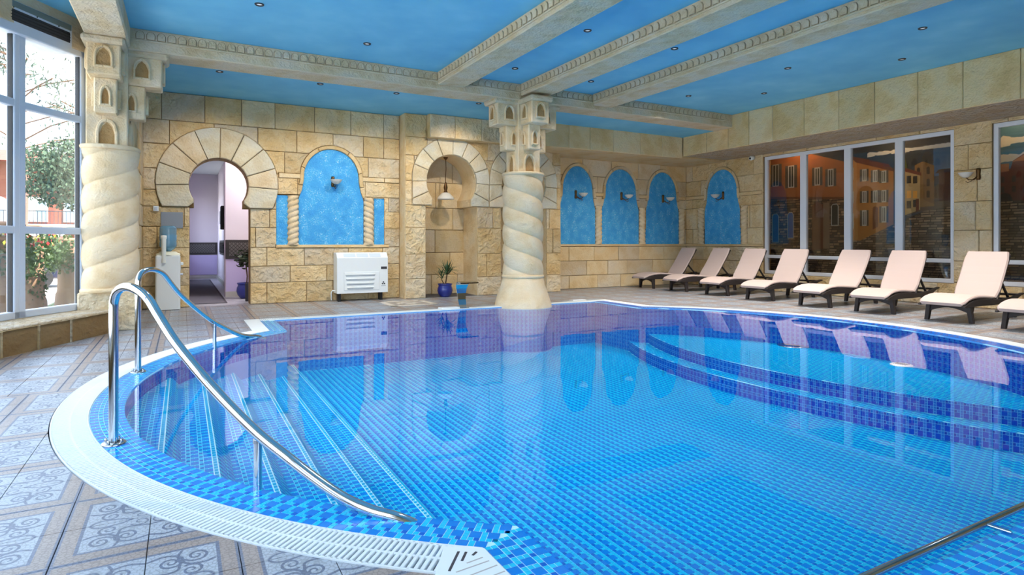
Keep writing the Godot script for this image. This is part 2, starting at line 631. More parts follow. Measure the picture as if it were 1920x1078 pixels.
func shell() -> void:
	# main ceiling in two slabs (hall and bay), the lower ceiling behind the beam
	var c := struct("ceiling")
	part(c, "ceiling_panel", bx(Vector3(11.7, 0.12, 12.0), 0.0, P(4.85, CEIL + 0.06, 3.6)), M.ceiling)
	var bay := PackedVector2Array()
	for p in bay_line():
		bay.append(p + Vector2(-0.09, 0))
	bay.append(Vector2(-0.99, 0.85))
	bay.append(Vector2(-0.99, 9.6))
	var up := Transform3D(Basis(Vector3(1, 0, 0), Vector3(0, 0, -1), Vector3(0, 1, 0)), Vector3.ZERO)
	var bp := MB.new()
	bp.prism(bay, CEIL, CEIL + 0.12, 0.0, up, true)
	part(c, "bay_panel", bp.mesh(), M.ceiling)
	var rp := MB.new()
	rp.prism(bay, CEIL + 0.12, CEIL + 0.4, 0.0, up, true)
	part(c, "bay_roof", rp.mesh(), M.dark)
	part(c, "rear_panel", bx(Vector3(7.3, 0.12, 3.0), 0.0, P(2.65, 3.83, 11.1)), M.ceiling)
	part(c, "corner_panel", bx(Vector3(4.6, 0.12, 1.6), 0.0, P(8.5, 3.75, 10.55)), M.ceiling)
	part(c, "roof_deck", bx(Vector3(14.5, 0.15, 16.2), 0.0, P(6.24, 4.3, 5.2)), M.dark)
	front_wall()
	# pieces of wall behind the columns and above the bay windows
	var w := struct("wall_left")
	part(w, "return_wall", bx(Vector3(0.4, 4.0, 2.7), 0.0, P(-0.82, 2.0, 11.05)), M.joint)
	part(w, "corner_pier", bx(Vector3(0.62, 4.0, 0.3), 0.02, P(-0.90, 2.0, 9.86)), M.smooth[1])
	part(w, "front_return_wall", bx(Vector3(0.4, 4.0, 2.7), 0.0, P(-0.82, 2.0, -0.65)), M.smooth[0])
	var tr := Transform3D(Basis(Vector3(0, 0, -1), Vector3.UP, Vector3(1, 0, 0)), P(-0.62, 0, 0))
	var lay_root := Node3D.new()
	lay_root.name = "masonry"
	lay_root.transform = tr
	w.add_child(lay_root)
	courses(lay_root, rect(9.98, 0.0, 12.09, 3.77), [0.0, 0.39, 0.7, 1.05, 1.42, 1.77, 2.25, 2.86, 3.28, 3.77], 0.72, 0.0, 0.03, [], M.stone)
	var bl := bay_line()
	var lintel := MB.new()
	for i in bl.size() - 1:
		var a := P(bl[i].x, 3.79, bl[i].y)
		var b := P(bl[i + 1].x, 3.79, bl[i + 1].y)
		var t := Transform3D(Basis.looking_at(b - a), (a + b) / 2)
		lintel.box(t, Vector3(0.16, 0.40, a.distance_to(b) + 0.05))
	part(w, "lintel", lintel.mesh(), M.smooth[3])
	# the low stone bench under the bay windows
	var sl := sill_line()
	var poly := PackedVector2Array()
	for p in bl:
		poly.append(p + Vector2(-0.15, 0))
	var back := sl.duplicate()
	back.reverse()
	for p in back:
		poly.append(p)
	var flat := Transform3D(Basis(Vector3(1, 0, 0), Vector3(0, 0, -1), Vector3(0, 1, 0)), Vector3.ZERO)
	var b0 := MB.new()
	b0.prism(poly, -0.3, 0.265, 0.0, flat)
	part(w, "sill_core", b0.mesh(), M.joint)
	var cap := MB.new()
	cap.prism(poly, 0.262, 0.285, 0.01, flat)
	part(w, "sill_top", cap.mesh(), M.rough)
	for i in range(0, sl.size() - 1):
		var l: float = sl[i].distance_to(sl[i + 1])
		var k := maxi(1, roundi(l / 0.62))
		for j in k:
			var a: Vector2 = sl[i].lerp(sl[i + 1], float(j) / k)
			var b: Vector2 = sl[i].lerp(sl[i + 1], float(j + 1) / k)
			var e := (b - a).normalized()
			var st := MB.new()
			var fr := Transform3D(Basis(Vector3(e.x, 0, -e.y), Vector3.UP, Vector3(e.x, 0, -e.y).cross(Vector3.UP)), P(a.x, 0, a.y))
			st.prism(rect(0.006, 0.0, a.distance_to(b) - 0.006, 0.262), -0.02, 0.03, 0.012, Transform3D())
			var o := part(w, "stone_block", st.mesh(), M.stone[rng.randi() % 6])
			o.transform = fr
	bay_windows()
	deck()


func front_wall() -> void:   # behind the camera: stone piers and an unseen window added to light the hall
	var w := struct("wall_front")
	var xs := [-2.6, -0.2, 4.2, 12.6]
	for i in range(0, 4, 2):
		part(w, "pier", bx(Vector3(xs[i + 1] - xs[i], 4.4, 0.3), 0.02, P((xs[i] + xs[i + 1]) / 2, 1.9, -1.85)), M.smooth[1])
	part(w, "parapet", bx(Vector3(15.2, 0.75, 0.28), 0.0, P(5.0, 0.075, -1.85)), M.smooth[2])
	part(w, "lintel", bx(Vector3(15.2, 0.6, 0.28), 0.0, P(5.0, 3.8, -1.85)), M.smooth[2])
	for i in 1:
		var x0: float = xs[i * 2 + 1]
		var x1: float = xs[i * 2 + 2]
		var added_win := struct("window_%d" % (10 + i))  # added window, out of view, bringing daylight onto the far walls
		var fr := MB.new()
		for k in 4:
			fr.box(T(P(lerpf(x0 + 0.04, x1 - 0.04, k / 3.0), 1.975, -1.82)), Vector3(0.08, 3.05, 0.08), 0.006)
		for y in [0.49, 2.5, 3.46]:
			fr.box(T(P((x0 + x1) / 2, y, -1.82)), Vector3(x1 - x0, 0.08, 0.075), 0.006)
		part(added_win, "window_frame", fr.mesh(), M.frame)
		part(added_win, "pane", bx(Vector3(x1 - x0, 3.0, 0.002), 0.0, P((x0 + x1) / 2, 1.97, -1.82)), M.pane)


func bar(m: MB, a: Vector3, b: Vector3, w: float, h: float, bev := 0.006) -> void:
	var up := Vector3.UP if absf((b - a).normalized().y) < 0.9 else Vector3(0, 0, 1)
	m.box(Transform3D(Basis.looking_at(b - a, up), (a + b) / 2), Vector3(w, h, a.distance_to(b)), bev)


func bay_windows() -> void:
	var bl := bay_line()
	for i in bl.size() - 1:
		var w := struct("window_%d" % (i + 1))
		var a := P(bl[i].x, 0, bl[i].y)
		var b := P(bl[i + 1].x, 0, bl[i + 1].y)
		var l := a.distance_to(b)
		w.position = a
		w.basis = Basis((b - a).normalized(), Vector3.UP, (b - a).normalized().cross(Vector3.UP))
		var rows := [0.285, 1.29, 2.72, 3.60]
		var fr := MB.new()
		var s := 0.085
		for x in [s / 2, l - s / 2]:
			fr.box(T(Vector3(x, 1.94, 0)), Vector3(s, 3.32, 0.09), 0.008)
		for y in [0.325, 3.56]:
			fr.box(T(Vector3(l / 2, y, 0)), Vector3(l, 0.085, 0.09), 0.008)
		part(w, "window_frame", fr.mesh(), M.frame)
		for y in [1.29, 2.72]:
			part(w, "transom", bx(Vector3(l - 0.1, 0.085, 0.085), 0.008), M.frame, Vector3(l / 2, y, 0))
		for k in 3:
			var y0: float = rows[k] + (0.08 if k == 0 else 0.04)
			var y1: float = rows[k + 1] - 0.04
			var gk := MB.new()
			for x in [s + 0.005, l - s - 0.005]:
				gk.box(T(Vector3(x, (y0 + y1) / 2, 0)), Vector3(0.012, y1 - y0, 0.05))
			part(w, "gasket", gk.mesh(), M.black)
			part(w, "pane", bx(Vector3(l - 2 * s, y1 - y0, 0.002)), M.pane, Vector3(l / 2, (y0 + y1) / 2, 0))


# ---------- the tiled deck ----------
func outline(off: float, db := -1.0) -> PackedVector2Array:
	var xl := 0.793 + off
	var xr := 7.43 - off
	var dn := 0.76 + off
	var dk := 9.69 - off if db < 0 else db
	var p := PackedVector2Array([Vector2(xl, dn), Vector2(xr, dn)])
	var r2 := 4.36 - off
	var a2 := rad_to_deg(acos((xr - 4.47) / r2))
	p.append_array(arc(4.47, 5.22, r2, -a2, a2, 44))
	p.append(Vector2(xr, dk))
	p.append(Vector2(xl, dk))
	var r1 := 4.2 - off
	var a1 := rad_to_deg(acos((xl - 3.44) / r1))
	p.append_array(arc(3.44, 5.2, r1, a1, 360.0 - a1, 60))
	return p


func deck() -> void:
	var f := struct("floor")
	var flat := Transform3D(Basis(Vector3(1, 0, 0), Vector3(0, 0, -1), Vector3(0, 1, 0)), Vector3.ZERO)
	var hole := outline(-0.004)
	# the slab round the pool, in four pieces
	var base := MB.new()
	for r in [rect(-2.6, -2.0, 12.5, 0.0), rect(-2.6, 0.0, 3.5, 12.4), rect(3.5, 0.0, 12.5, 12.6)]:
		for p in Geometry2D.clip_polygons(r, hole):
			base.prism(p, -0.16, -0.012, 0.0, flat)
	part(f, "screed", base.mesh(), M.grout)
	var room := PackedVector2Array([Vector2(-0.62, 12.12), Vector2(-0.62, 9.9), Vector2(-0.75, 9.6), Vector2(-0.83, 9.1), Vector2(-1.6, 7.6), Vector2(-1.87, 6.3), Vector2(-1.87, 1.4), Vector2(0.8, 1.4), Vector2(0.8, 0.4), Vector2(12.25, 0.4), Vector2(12.25, 12.32), Vector2(7.7, 12.32), Vector2(7.7, 12.12)])
	var meshes := {}
	var full := []
	var cut := []
	for back in [0, 1]:
		var ox := -0.415 if back == 0 else -0.245
		var d0 := 1.4 if back == 0 else 5.74
		var d1 := 5.74 if back == 0 else 12.4
		for i in range(-8, 46):
			for j in range(-5, 36):
				var x := ox + 0.3 * i
				var d := 2.64 + 0.31 * j
				if d < d0 - 0.01 or d > d1 - 0.01:
					continue
				var r := rect(x, d, x + 0.3, d + 0.31)
				var bits := Geometry2D.intersect_polygons(r, room)
				if bits.is_empty():
					continue
				var left := []
				for b in bits:
					left.append_array(Geometry2D.clip_polygons(b, hole))
				if left.is_empty():
					continue
				var whole := left.size() == 1 and absf(absf(area_of(left[0])) - 0.093) < 0.0002
				var key := posmod(i, 2) + 2 * posmod(j, 2)
				var dist := Vector2(x + 0.15, d + 0.15).length()
				if whole:
					full.append([dist, key, x, d])
				else:
					for b in left:
						if absf(area_of(b)) > 0.002:
							cut.append([dist, key, x, d, b])
	full.sort_custom(func(a, b): return a[0] < b[0])
	cut.sort_custom(func(a, b): return a[0] < b[0])
	var map := func(key: int, x: float, d: float) -> Callable:
		return func(p: Vector3) -> Vector2:
			var uu := (p.x - x) / 0.3
			var vv := (-p.z - d) / 0.31
			return Vector2(uu if key % 2 == 0 else 1.0 - uu, vv if key < 2 else 1.0 - vv)
	for key in 4:
		var b := MB.new()
		b.uvf = map.call(key, 0.0, 0.0)
		b.prism(rect(0.0016, 0.0016, 0.2984, 0.3084), -0.012, 0.0, 0.0015, flat)
		meshes[key] = b.mesh()
	var rest := {0: [], 1: [], 2: [], 3: []}
	var n := 0
	var ncut := mini(cut.size(), 110)
	for k in full:
		if n < 295 - ncut:
			part(f, "floor_tile", meshes[k[1]], M.tile, P(k[2], 0, k[3]))
			n += 1
		else:
			rest[k[1]].append(T(P(k[2], 0, k[3])))
	for key in 4:
		if rest[key].size():
			many(f, "far_floor_tiles", meshes[key], M.tile, rest[key])
	var far := MB.new()
	for i in cut.size():
		var k = cut[i]
		var b := MB.new() if i < ncut else far
		b.uvf = map.call(k[1], k[2], k[3])
		var inner := biggest(Geometry2D.offset_polygon(k[4], -0.0016))
		if inner.size() < 3:
			continue
		b.prism(inner, -0.012, 0.0, 0.0, flat)
		if i < ncut:
			part(f, "floor_tile", b.mesh(), M.tile)
	var o := part(f, "cut_floor_tiles", far.mesh(), M.tile)
	o.set_meta("kind", "stuff")


# ---------- stone walls ----------
# courses of blocks inside a region, less the openings; every block a part
func courses(root: Node3D, region: PackedVector2Array, ys: Array, len: float, z0: float, z1: float, openings: Array, mats: Array, starts := {}) -> void:
	var x0 := region[0].x
	var x1 := region[0].x
	for p in region:
		x0 = minf(x0, p.x)
		x1 = maxf(x1, p.x)
	for k in ys.size() - 1:
		var cuts := [x0]
		if starts.has(k):
			cuts.append_array(starts[k])
		else:
			var x: float = x0 + len * (0.35 if k % 2 else 0.85) * rng.randf_range(0.85, 1.15)
			while x < x1 - len * 0.3:
				cuts.append(x)
				x += len * rng.randf_range(0.82, 1.2)
		cuts.append(x1)
		for i in cuts.size() - 1:
			var todo := [rect(cuts[i], ys[k], cuts[i + 1], ys[k + 1])]
			for o in openings:
				var next := []
				for t in todo:
					next.append_array(Geometry2D.clip_polygons(t, o))
				todo = next
			for t in todo:
				for q in Geometry2D.offset_polygon(t, -0.005, Geometry2D.JOIN_MITER):
					if absf(area_of(q)) > 0.003:
						stone(root, "stone_block", q, z0, z1 + rng.randf_range(-0.006, 0.006), mats[rng.randi() % mats.size()], 0.009)


func stone(root: Node3D, called: String, q: PackedVector2Array, z0: float, z1: float, m: Material, bev := 0.009) -> MeshInstance3D:
	var c := Vector2.ZERO
	for p in q:
		c += p
	c /= q.size()
	var r := PackedVector2Array()
	for p in q:
		r.append(p - c)
	var b := MB.new()
	b.prism(r, z0, z1, bev)
	return part(root, called, b.mesh(), m, Vector3(c.x, c.y, 0))


# the ring between two outlines, cut by rays from a centre
func voussoirs(root: Node3D, outer: PackedVector2Array, inner: PackedVector2Array, c: Vector2, angles: Array, z0: float, z1: float, mats: Array, called := "voussoir") -> void:
	var ring := biggest(Geometry2D.clip_polygons(outer, inner))
	for i in angles.size() - 1:
		var wedge := PackedVector2Array([c])
		for k in 5:
			var a := deg_to_rad(lerpf(angles[i], angles[i + 1], k / 4.0))
			wedge.append(c + Vector2(cos(a), sin(a)) * 4.0)
		for p in Geometry2D.intersect_polygons(ring, wedge):
			for q in Geometry2D.offset_polygon(p, -0.006, Geometry2D.JOIN_MITER):
				if absf(area_of(q)) > 0.002:
					stone(root, called, q, z0, z1 + rng.randf_range(-0.004, 0.004), mats[rng.randi() % mats.size()], 0.012)


func horseshoe(cx: float, cy: float, r: float, pinch: float, yb: float) -> PackedVector2Array:
	return union(arc(cx, cy, r, 0, 360, 40), rect(cx - pinch, yb, cx + pinch, cy))


func rope(root: Node3D, x: float, y0: float, y1: float, r: float, hand: float, z: float) -> void:
	var prof := PackedVector2Array()
	var k := 72
	for i in k + 1:
		prof.append(Vector2(r, lerpf(y0, y1, float(i) / k)))
	var b := MB.new()
	b.lathe(prof, 18, T(Vector3(x, 0, z)), func(a, y): return 0.70 + 0.32 * sqrt(absf(sin(a * hand + PI * y / 0.105))), -0.05, PI + 0.05)
	part(root, "rope_colonnette", b.mesh(), M.column)


# a pointed-shouldered blue niche: [polygon, polygon of its arch band]
func niche_shape(cx: float, w: float, top := 2.97) -> PackedVector2Array:
	var p := PackedVector2Array()
	for s in [[1.0, 1.10], [1.0, 1.98], [0.96, 2.06], [0.90, 2.16], [0.875, 2.25], [0.845, 2.34]]:
		p.append(Vector2(cx + w * s[0], s[1]))
	p.append_array(arc(cx, 2.42, w * 0.84, 0, 180, 20, top - 2.42))
	for s in [[0.845, 2.34], [0.875, 2.25], [0.90, 2.16], [0.96, 2.06], [1.0, 1.98], [1.0, 1.10]]:
		p.append(Vector2(cx - w * s[0], s[1]))
	return p


func niche(root: Node3D, cx: float, w: float, top: float, z: float) -> Array:
	var shape := niche_shape(cx, w, top)
	var b := MB.new()
	b.prism(shape, z - 0.02, z + 0.006, 0.0)
	part(root, "niche_panel", b.mesh(), M.fleck)
	var grown := biggest(Geometry2D.offset_polygon(shape, 0.08, Geometry2D.JOIN_ROUND))
	var band := biggest(Geometry2D.intersect_polygons(grown, rect(cx - 2, 2.25, cx + 2, 4)))
	voussoirs(root, band, shape, Vector2(cx, 2.3), [-20, 22, 62, 112, 152, 200], z, z + 0.05, M.smooth, "arch_band")
	return [shape, band]


func stonework() -> void:
	# ---- back wall: the left part with the horseshoe doorway
	var w := struct("wall_back")
	w.position = P(0, 0, 12.1)
	var door := union(horseshoe(0.585, 2.18, 0.485, 0.405, 1.7), rect(0.112, -0.01, 1.10, 1.77))
	var face := PackedVector2Array([Vector2(-0.65, 0), Vector2(3.96, 0), Vector2(3.96, 3.8), Vector2(-0.65, 3.8)])
	var b := MB.new()
	for p in Geometry2D.clip_polygons(face, door):
		b.prism(p, -0.34, 0.0, 0.0, Transform3D(), true)
	part(w, "masonry_core", b.mesh(), M.joint)
	var ring_out := biggest(Geometry2D.intersect_polygons(arc(0.585, 2.21, 1.0, 0, 360, 48), rect(-1, 1.77, 3, 4)))
	var ring_in := horseshoe(0.585, 2.18, 0.485, 0.405, 1.6)
	voussoirs(w, ring_out, ring_in, Vector2(0.585, 2.19), [-40, -3, 20, 43, 66, 89, 113, 137, 160, 183, 220], -0.05, 0.075, M.pale)
	var n1 := niche(w, 2.58, 0.625, 2.97, 0.0)
	var side_panels := [rect(1.555, 1.10, 1.76, 2.04), rect(3.42, 1.10, 3.63, 2.04)]
	for r in side_panels:
		var sp := MB.new()
		sp.prism(r, -0.02, 0.006)
		part(w, "niche_panel", sp.mesh(), M.fleck)
	rope(w, 1.855, 1.10, 2.04, 0.105, 1.0, 0.0)
	rope(w, 3.315, 1.10, 2.04, 0.105, -1.0, 0.0)
	var cols := [rect(1.76, 1.10, 1.96, 2.04), rect(3.2, 1.10, 3.42, 2.04)]
	stone(w, "ledge", rect(1.55, 1.045, 3.72, 1.10), 0.0, 0.055, M.smooth[4])
	stone(w, "string_course", rect(1.60, 2.37, 1.98, 2.455), 0.0, 0.05, M.smooth[1])
	for x in [[3.18, 3.62], [3.63, 3.94]]:
		stone(w, "string_course", rect(x[0], 2.37, x[1], 2.455), 0.0, 0.05, M.smooth[1])
	var skip := [door, ring_out, n1[0], n1[1], rect(1.54, 1.04, 3.72, 1.105), rect(1.59, 2.365, 1.985, 2.46), rect(3.175, 2.365, 3.95, 2.46)]
	skip.append_array(side_panels)
	skip.append_array(cols)
	courses(w, rect(-0.6, 0.0, 3.95, 3.77), [0.0, 0.39, 0.70, 1.05, 1.42, 1.77, 2.06, 2.43, 2.86, 3.28, 3.77], 0.68, 0.0, 0.035, skip, M.stone,
		{0: [0.11, 1.1, 1.385, 2.1, 2.6, 3.3], 1: [-0.2, 0.11, 1.1, 1.8, 2.48, 3.2], 2: [0.11, 1.1, 1.385, 2.06, 2.9, 3.6], 7: [-0.1, 1.7, 2.2, 3.3], 8: [-0.2, 0.5, 1.23, 1.92, 2.6, 3.2, 3.62], 9: [-0.32, 0.35, 0.95, 1.53, 2.25, 2.95, 3.62]})
	# ---- the pier with two deep horseshoe alcoves
	var pr := 0.35
	var holes := []
	var outers := []
	for cx in [4.975, 6.725]:
		holes.append(union(horseshoe(cx, 2.42, 0.565, 0.44, 1.8), rect(cx - 0.575, -0.01, cx + 0.60, 1.91)))
		outers.append(biggest(Geometry2D.intersect_polygons(arc(cx, 2.48, 0.872, 0, 180, 32) + PackedVector2Array([Vector2(cx - 0.872, 1.91), Vector2(cx + 0.872, 1.91)]), rect(0, 1.91, 9, 4))))
	b = MB.new()
	var solid := [rect(3.955, 0, 7.72, 3.8)]
	for h in holes:
		var next := []
		for s in solid:
			next.append_array(Geometry2D.clip_polygons(s, h))
		solid = next
	for s in solid:
		b.prism(s, -0.40, pr, 0.0, Transform3D(), true)
	part(w, "pier_core", b.mesh(), M.smooth[1])
	part(w, "alcove_back", bx(Vector3(3.8, 3.8, 0.1), 0.0, Vector3(5.84, 1.9, -0.43)), M.joint)
	for k in 2:
		var cx: float = [4.975, 6.725][k]
		var inner := horseshoe(cx, 2.42, 0.565, 0.44, 1.7)
		voussoirs(w, outers[k], inner, Vector2(cx, 2.44), [-60, -25, -3, 20, 44, 66, 89, 112, 136, 160, 183, 205, 240], pr, pr + 0.06, M.pale)
		courses(w, rect(cx - 0.62, 0.0, cx + 0.64, 3.1), [0.0, 0.43, 0.92, 1.42, 1.90, 2.46, 3.1], 0.62, -0.40, -0.36, [], M.smooth)
		part(w, "alcove_floor", bx(Vector3(1.2, 0.02, 0.8), 0.0, Vector3(cx + 0.01, -0.005, -0.03)), M.grout)
	var pskip := holes + outers
	courses(w, rect(3.96, 0.0, 7.715, 3.3), [0.0, 0.40, 0.90, 1.45, 1.91, 2.40, 2.92, 3.3], 0.62, pr, pr + 0.035, pskip, M.stone, {0: [4.4, 5.575, 6.15, 7.325], 1: [4.4, 5.575, 5.8, 6.15, 7.325], 2: [4.4, 5.575, 6.15, 7.325, 7.5], 3: [4.4, 5.575, 5.95, 6.15, 7.325, 7.4]})
	courses(w, rect(3.96, 3.3, 4.42, 3.77), [3.3, 3.77], 0.7, pr, pr + 0.035, [], M.stone)
	var sb := MB.new()
	sb.box(T(Vector3(6.07, 3.535, pr + 0.09)), Vector3(3.30, 0.49, 0.18), 0.01)
	part(w, "frieze_core", sb.mesh(), M.smooth[2])
	courses(w, rect(4.425, 3.295, 7.715, 3.77), [3.295, 3.77], 0.66, pr + 0.18, pr + 0.215, [], M.stone)
	# ---- the right part with three blue niches
	var zr := -0.2
	var rb := MB.new()
	rb.prism(rect(7.7, 0, 12.5, 3.5), zr - 0.3, zr, 0.0, Transform3D(), true)
	part(w, "masonry_core", rb.mesh(), M.joint)
	var rskip := []
	for k in 3:
		var cx: float = [8.585, 9.935, 11.365][k]
		var nn := niche(w, cx, [0.54, 0.605, 0.59][k], 3.03, zr)
		rskip.append_array(nn)
	for x in [9.23, 10.655, 12.06]:
		rope(w, x, 1.10, 2.06, 0.095, 1.0 if x != 10.655 else -1.0, zr)
		rskip.append(rect(x - 0.105, 1.10, x + 0.105, 2.06))
	stone(w, "ledge", rect(7.73, 1.045, 12.2, 1.10), zr, zr + 0.055, M.smooth[4])
	for x in [[9.08, 9.38], [10.49, 10.83], [11.9, 12.2]]:
		stone(w, "string_course", rect(x[0], 2.31, x[1], 2.39), zr, zr + 0.05, M.smooth[4])
		rskip.append(rect(x[0], 2.305, x[1], 2.395))
	rskip.append(rect(7.7, 1.04, 12.25, 1.105))
	var warm := [M.smooth[0], M.smooth[1], M.smooth[3], M.pale[2], M.smooth[4]]
	courses(w, rect(7.725, 0.0, 12.22, 3.3), [0.0, 0.325, 0.685, 1.05, 1.5, 2.06, 2.35, 2.8, 3.3], 0.75, zr, zr + 0.03, rskip, warm)
	# ---- right wall with the big windows
	var r := struct("wall_right")
	r.transform = Transform3D(Basis(Vector3(0, 0, 1), Vector3.UP, Vector3(-1, 0, 0)), P(12.23, 0, 0))   # u = -depth
	var gaps := [rect(-9.755, 0.40, -5.695, 3.19), rect(-5.108, 0.40, -1.05, 3.19)]
	b = MB.new()
	for q in [rect(-12.4, 0, -9.755, 3.6), rect(-9.755, 0, -5.695, 0.40), rect(-9.755, 3.19, -5.695, 3.6), rect(-5.695, 0, -5.108, 3.6), rect(-5.108, 0, -1.05, 0.40), rect(-5.108, 3.19, -1.05, 3.6), rect(-1.05, 0, 2.0, 3.6)]:
		b.prism(q, -0.25, 0.0, 0.0, Transform3D(), true)
	part(r, "masonry_core", b.mesh(), M.joint)
	var n4 := niche(r, -11.02, 0.59, 3.02, 0.0)
	var wskip := gaps + n4
	for x in [-11.73, -10.31]:
		rope(r, x, 1.10, 2.06, 0.095, -1.0 if x < -11 else 1.0, 0.0)
		wskip.append(rect(x - 0.105, 1.10, x + 0.105, 2.06))
	stone(r, "ledge", rect(-12.26, 1.045, -9.78, 1.10), 0.0, 0.055, M.smooth[4])
	for x in [[-12.26, -11.58], [-10.46, -9.78]]:
		stone(r, "string_course", rect(x[0], 2.31, x[1], 2.39), 0.0, 0.05, M.smooth[4])
		wskip.append(rect(x[0], 2.305, x[1], 2.395))
	wskip.append(rect(-12.3, 1.04, -9.77, 1.105))
	var pale := [M.stone[0], M.stone[1], M.stone[4], M.stone[1], M.stone[2]]
	courses(r, rect(-12.27, 0.0, -9.755, 3.26), [0.0, 0.325, 0.685, 1.05, 1.5, 2.06, 2.35, 2.8, 3.26], 0.7, 0.0, 0.03, wskip, pale)
	courses(r, rect(-5.695, 0.0, -5.108, 3.26), [0.0, 0.42, 0.81, 1.36, 1.87, 2.43, 2.88, 3.26], 0.5, 0.0, 0.03, [], pale, {3: [-5.35], 5: [-5.46], 2: [-5.3], 6: []})
	courses(r, rect(-9.755, 3.19, -1.0, 3.26), [3.19, 3.26], 0.7, 0.0, 0.025, [], pale)
	courses(r, rect(-9.755, 0.0, -1.0, 0.40), [0.0, 0.40], 0.7, 0.0, 0.02, [], pale)
	# ---- the dropped soffits along the right and back walls
	var t := struct("trim_1")
	part(t, "soffit_core", bx(Vector3(1.75, 0.86, 12.8), 0.0, P(11.585, 3.675, 4.46)), M.rough)
	var tr := Node3D.new()
	tr.name = "fascia"
	tr.transform = Transform3D(Basis(Vector3(0, 0, 1), Vector3.UP, Vector3(-1, 0, 0)), P(10.71, 0, 0))
	t.add_child(tr)
	fascia(tr, -10.83, 1.7, 3.235, 3.97, [M.smooth[1], M.smooth[4], M.smooth[2], M.smooth[4]])
	var t2 := struct("trim_2")
	part(t2, "soffit_core", bx(Vector3(6.3, 0.62, 1.55), 0.0, P(9.35, 3.52, 11.655)), M.smooth[2])
	var tb := Node3D.new()
	tb.name = "fascia"
	tb.transform = T(P(0, 0, 10.88))
	t2.add_child(tb)
	fascia(tb, 6.2, 10.68, 3.19, 3.7, [M.smooth[1], M.smooth[4], M.smooth[2]])


func fascia(root: Node3D, x0: float, x1: float, y0: float, y1: float, mats: Array) -> void:
	var x := x0
	while x < x1 - 0.1:
		var e := minf(x + rng.randf_range(0.55, 0.8), x1)
		if x1 - e < 0.3:
			e = x1
		stone(root, "fascia_slab", rect(x + 0.004, y0, e - 0.004, y1), 0.0, 0.03 + rng.randf_range(-0.004, 0.004), mats[rng.randi() % mats.size()], 0.008)
		x = e


# ---------- the pool ----------
const MOD := 0.074
const WATER := -0.012


func tile_pieces(cobalt := false) -> Array:   # [x, y, w, h, colour] of one module of the three-size mosaic
	var big := lin(0.0, 0.50, 0.86)
	var deep := lin(0.01, 0.39, 0.79)
	var pale := lin(0.10, 0.77, 0.92)
	if cobalt:
		big = lin(0.03, 0.31, 0.77)
		deep = lin(0.04, 0.26, 0.70)
		pale = lin(0.13, 0.50, 0.83)
	return [[0.0, 0.0, 0.0455, 0.0455, big], [0.049, 0.0, 0.021, 0.021, pale], [0.049, 0.0245, 0.021, 0.021, pale], [0.0, 0.049, 0.021, 0.021, deep], [0.0245, 0.049, 0.021, 0.021, pale], [0.049, 0.049, 0.021, 0.021, pale]]


func mosaic_mesh(only := -1, centred := false, cobalt := false) -> ArrayMesh:
	var b := MB.new()
	var ps := tile_pieces(cobalt)
	for i in ps.size():
		if only >= 0 and i != only:
			continue
		var k = ps[i]
		b.col = k[4]
		var z := 0.0022
		var c := Vector3(k[0] + k[2] / 2, k[1] + k[3] / 2, z / 2)
		b.box(Transform3D(Basis(), Vector3.ZERO if centred else c), Vector3(k[2], k[3], z), 0.0006 if centred else 0.0)
	return b.mesh()


# modules over a polygon in the plane of tr
func lay_mosaic(out: Array, poly: PackedVector2Array, tr: Transform3D, shift := 0.025, margin := 0.0) -> void:
	var lo := poly[0]
	var hi := poly[0]
	for p in poly:
		lo = lo.min(p)
		hi = hi.max(p)
	var i := 0
	var x := lo.x - MOD * 0.5
	while x < hi.x:   # columns run unbroken away from the back wall, each a little staggered
		var y := lo.y - MOD + fposmod(shift * i, MOD)
		while y < hi.y:
			if Geometry2D.is_point_in_polygon(Vector2(x + MOD * 0.5, y + MOD * 0.5), poly):
				out.append(tr * Transform3D(Basis(), Vector3(x, y, 0)))
			y += MOD
		x += MOD
		i += 1


func walk(path: PackedVector2Array, step: float) -> Array:   # [[point, direction], ...] along a line in plan
	var out := []
	var left := step * 0.5
	for i in path.size() - 1:
		var a := path[i]
		var b := path[i + 1]
		var l := a.distance_to(b)
		while left < l:
			out.append([a.lerp(b, left / l), (b - a) / l])
			left += step
		left -= l
	return out


func notch(o: float, right: bool) -> float:   # half the depth of a bay where its arc meets the straight side
	if right:
		return sqrt(pow(4.36 - o, 2.0) - pow(7.43 - o - 4.47, 2.0))
	return sqrt(pow(4.2 - o, 2.0) - pow(0.793 + o - 3.44, 2.0))


func ring_sides() -> Array:   # the stretches of the pool edge as functions of the offset from the outer grating line
	return [
		["left_arc", func(o):
			var a := rad_to_deg(atan2(notch(o, false), 0.793 + o - 3.44))
			return arc(3.44, 5.2, 4.2 - o, a, 360.0 - a, 80)],
		["near_notch", func(o): return PackedVector2Array([Vector2(0.793 + o, 5.2 - notch(o, false)), Vector2(0.793 + o, 0.8)])],
		["far_notch", func(o): return PackedVector2Array([Vector2(0.793 + o, 5.2 + notch(o, false)), Vector2(0.793 + o, 9.69 - o * 0.7)])],
		["near", func(o): return PackedVector2Array([Vector2(0.9 + o, 0.76 + o), Vector2(7.3 - o, 0.76 + o)])],
		["back", func(o): return PackedVector2Array([Vector2(0.96, 9.69 - o), Vector2(7.43, 9.69 - o)])],
		["right_notch", func(o): return PackedVector2Array([Vector2(7.43 - o, 9.69), Vector2(7.43 - o, 5.22 + notch(o, true))])],
		["right_arc", func(o):
			var a := rad_to_deg(atan2(notch(o, true), 7.43 - o - 4.47))
			return arc(4.47, 5.22, 4.36 - o, a, -a, 80)],
	]


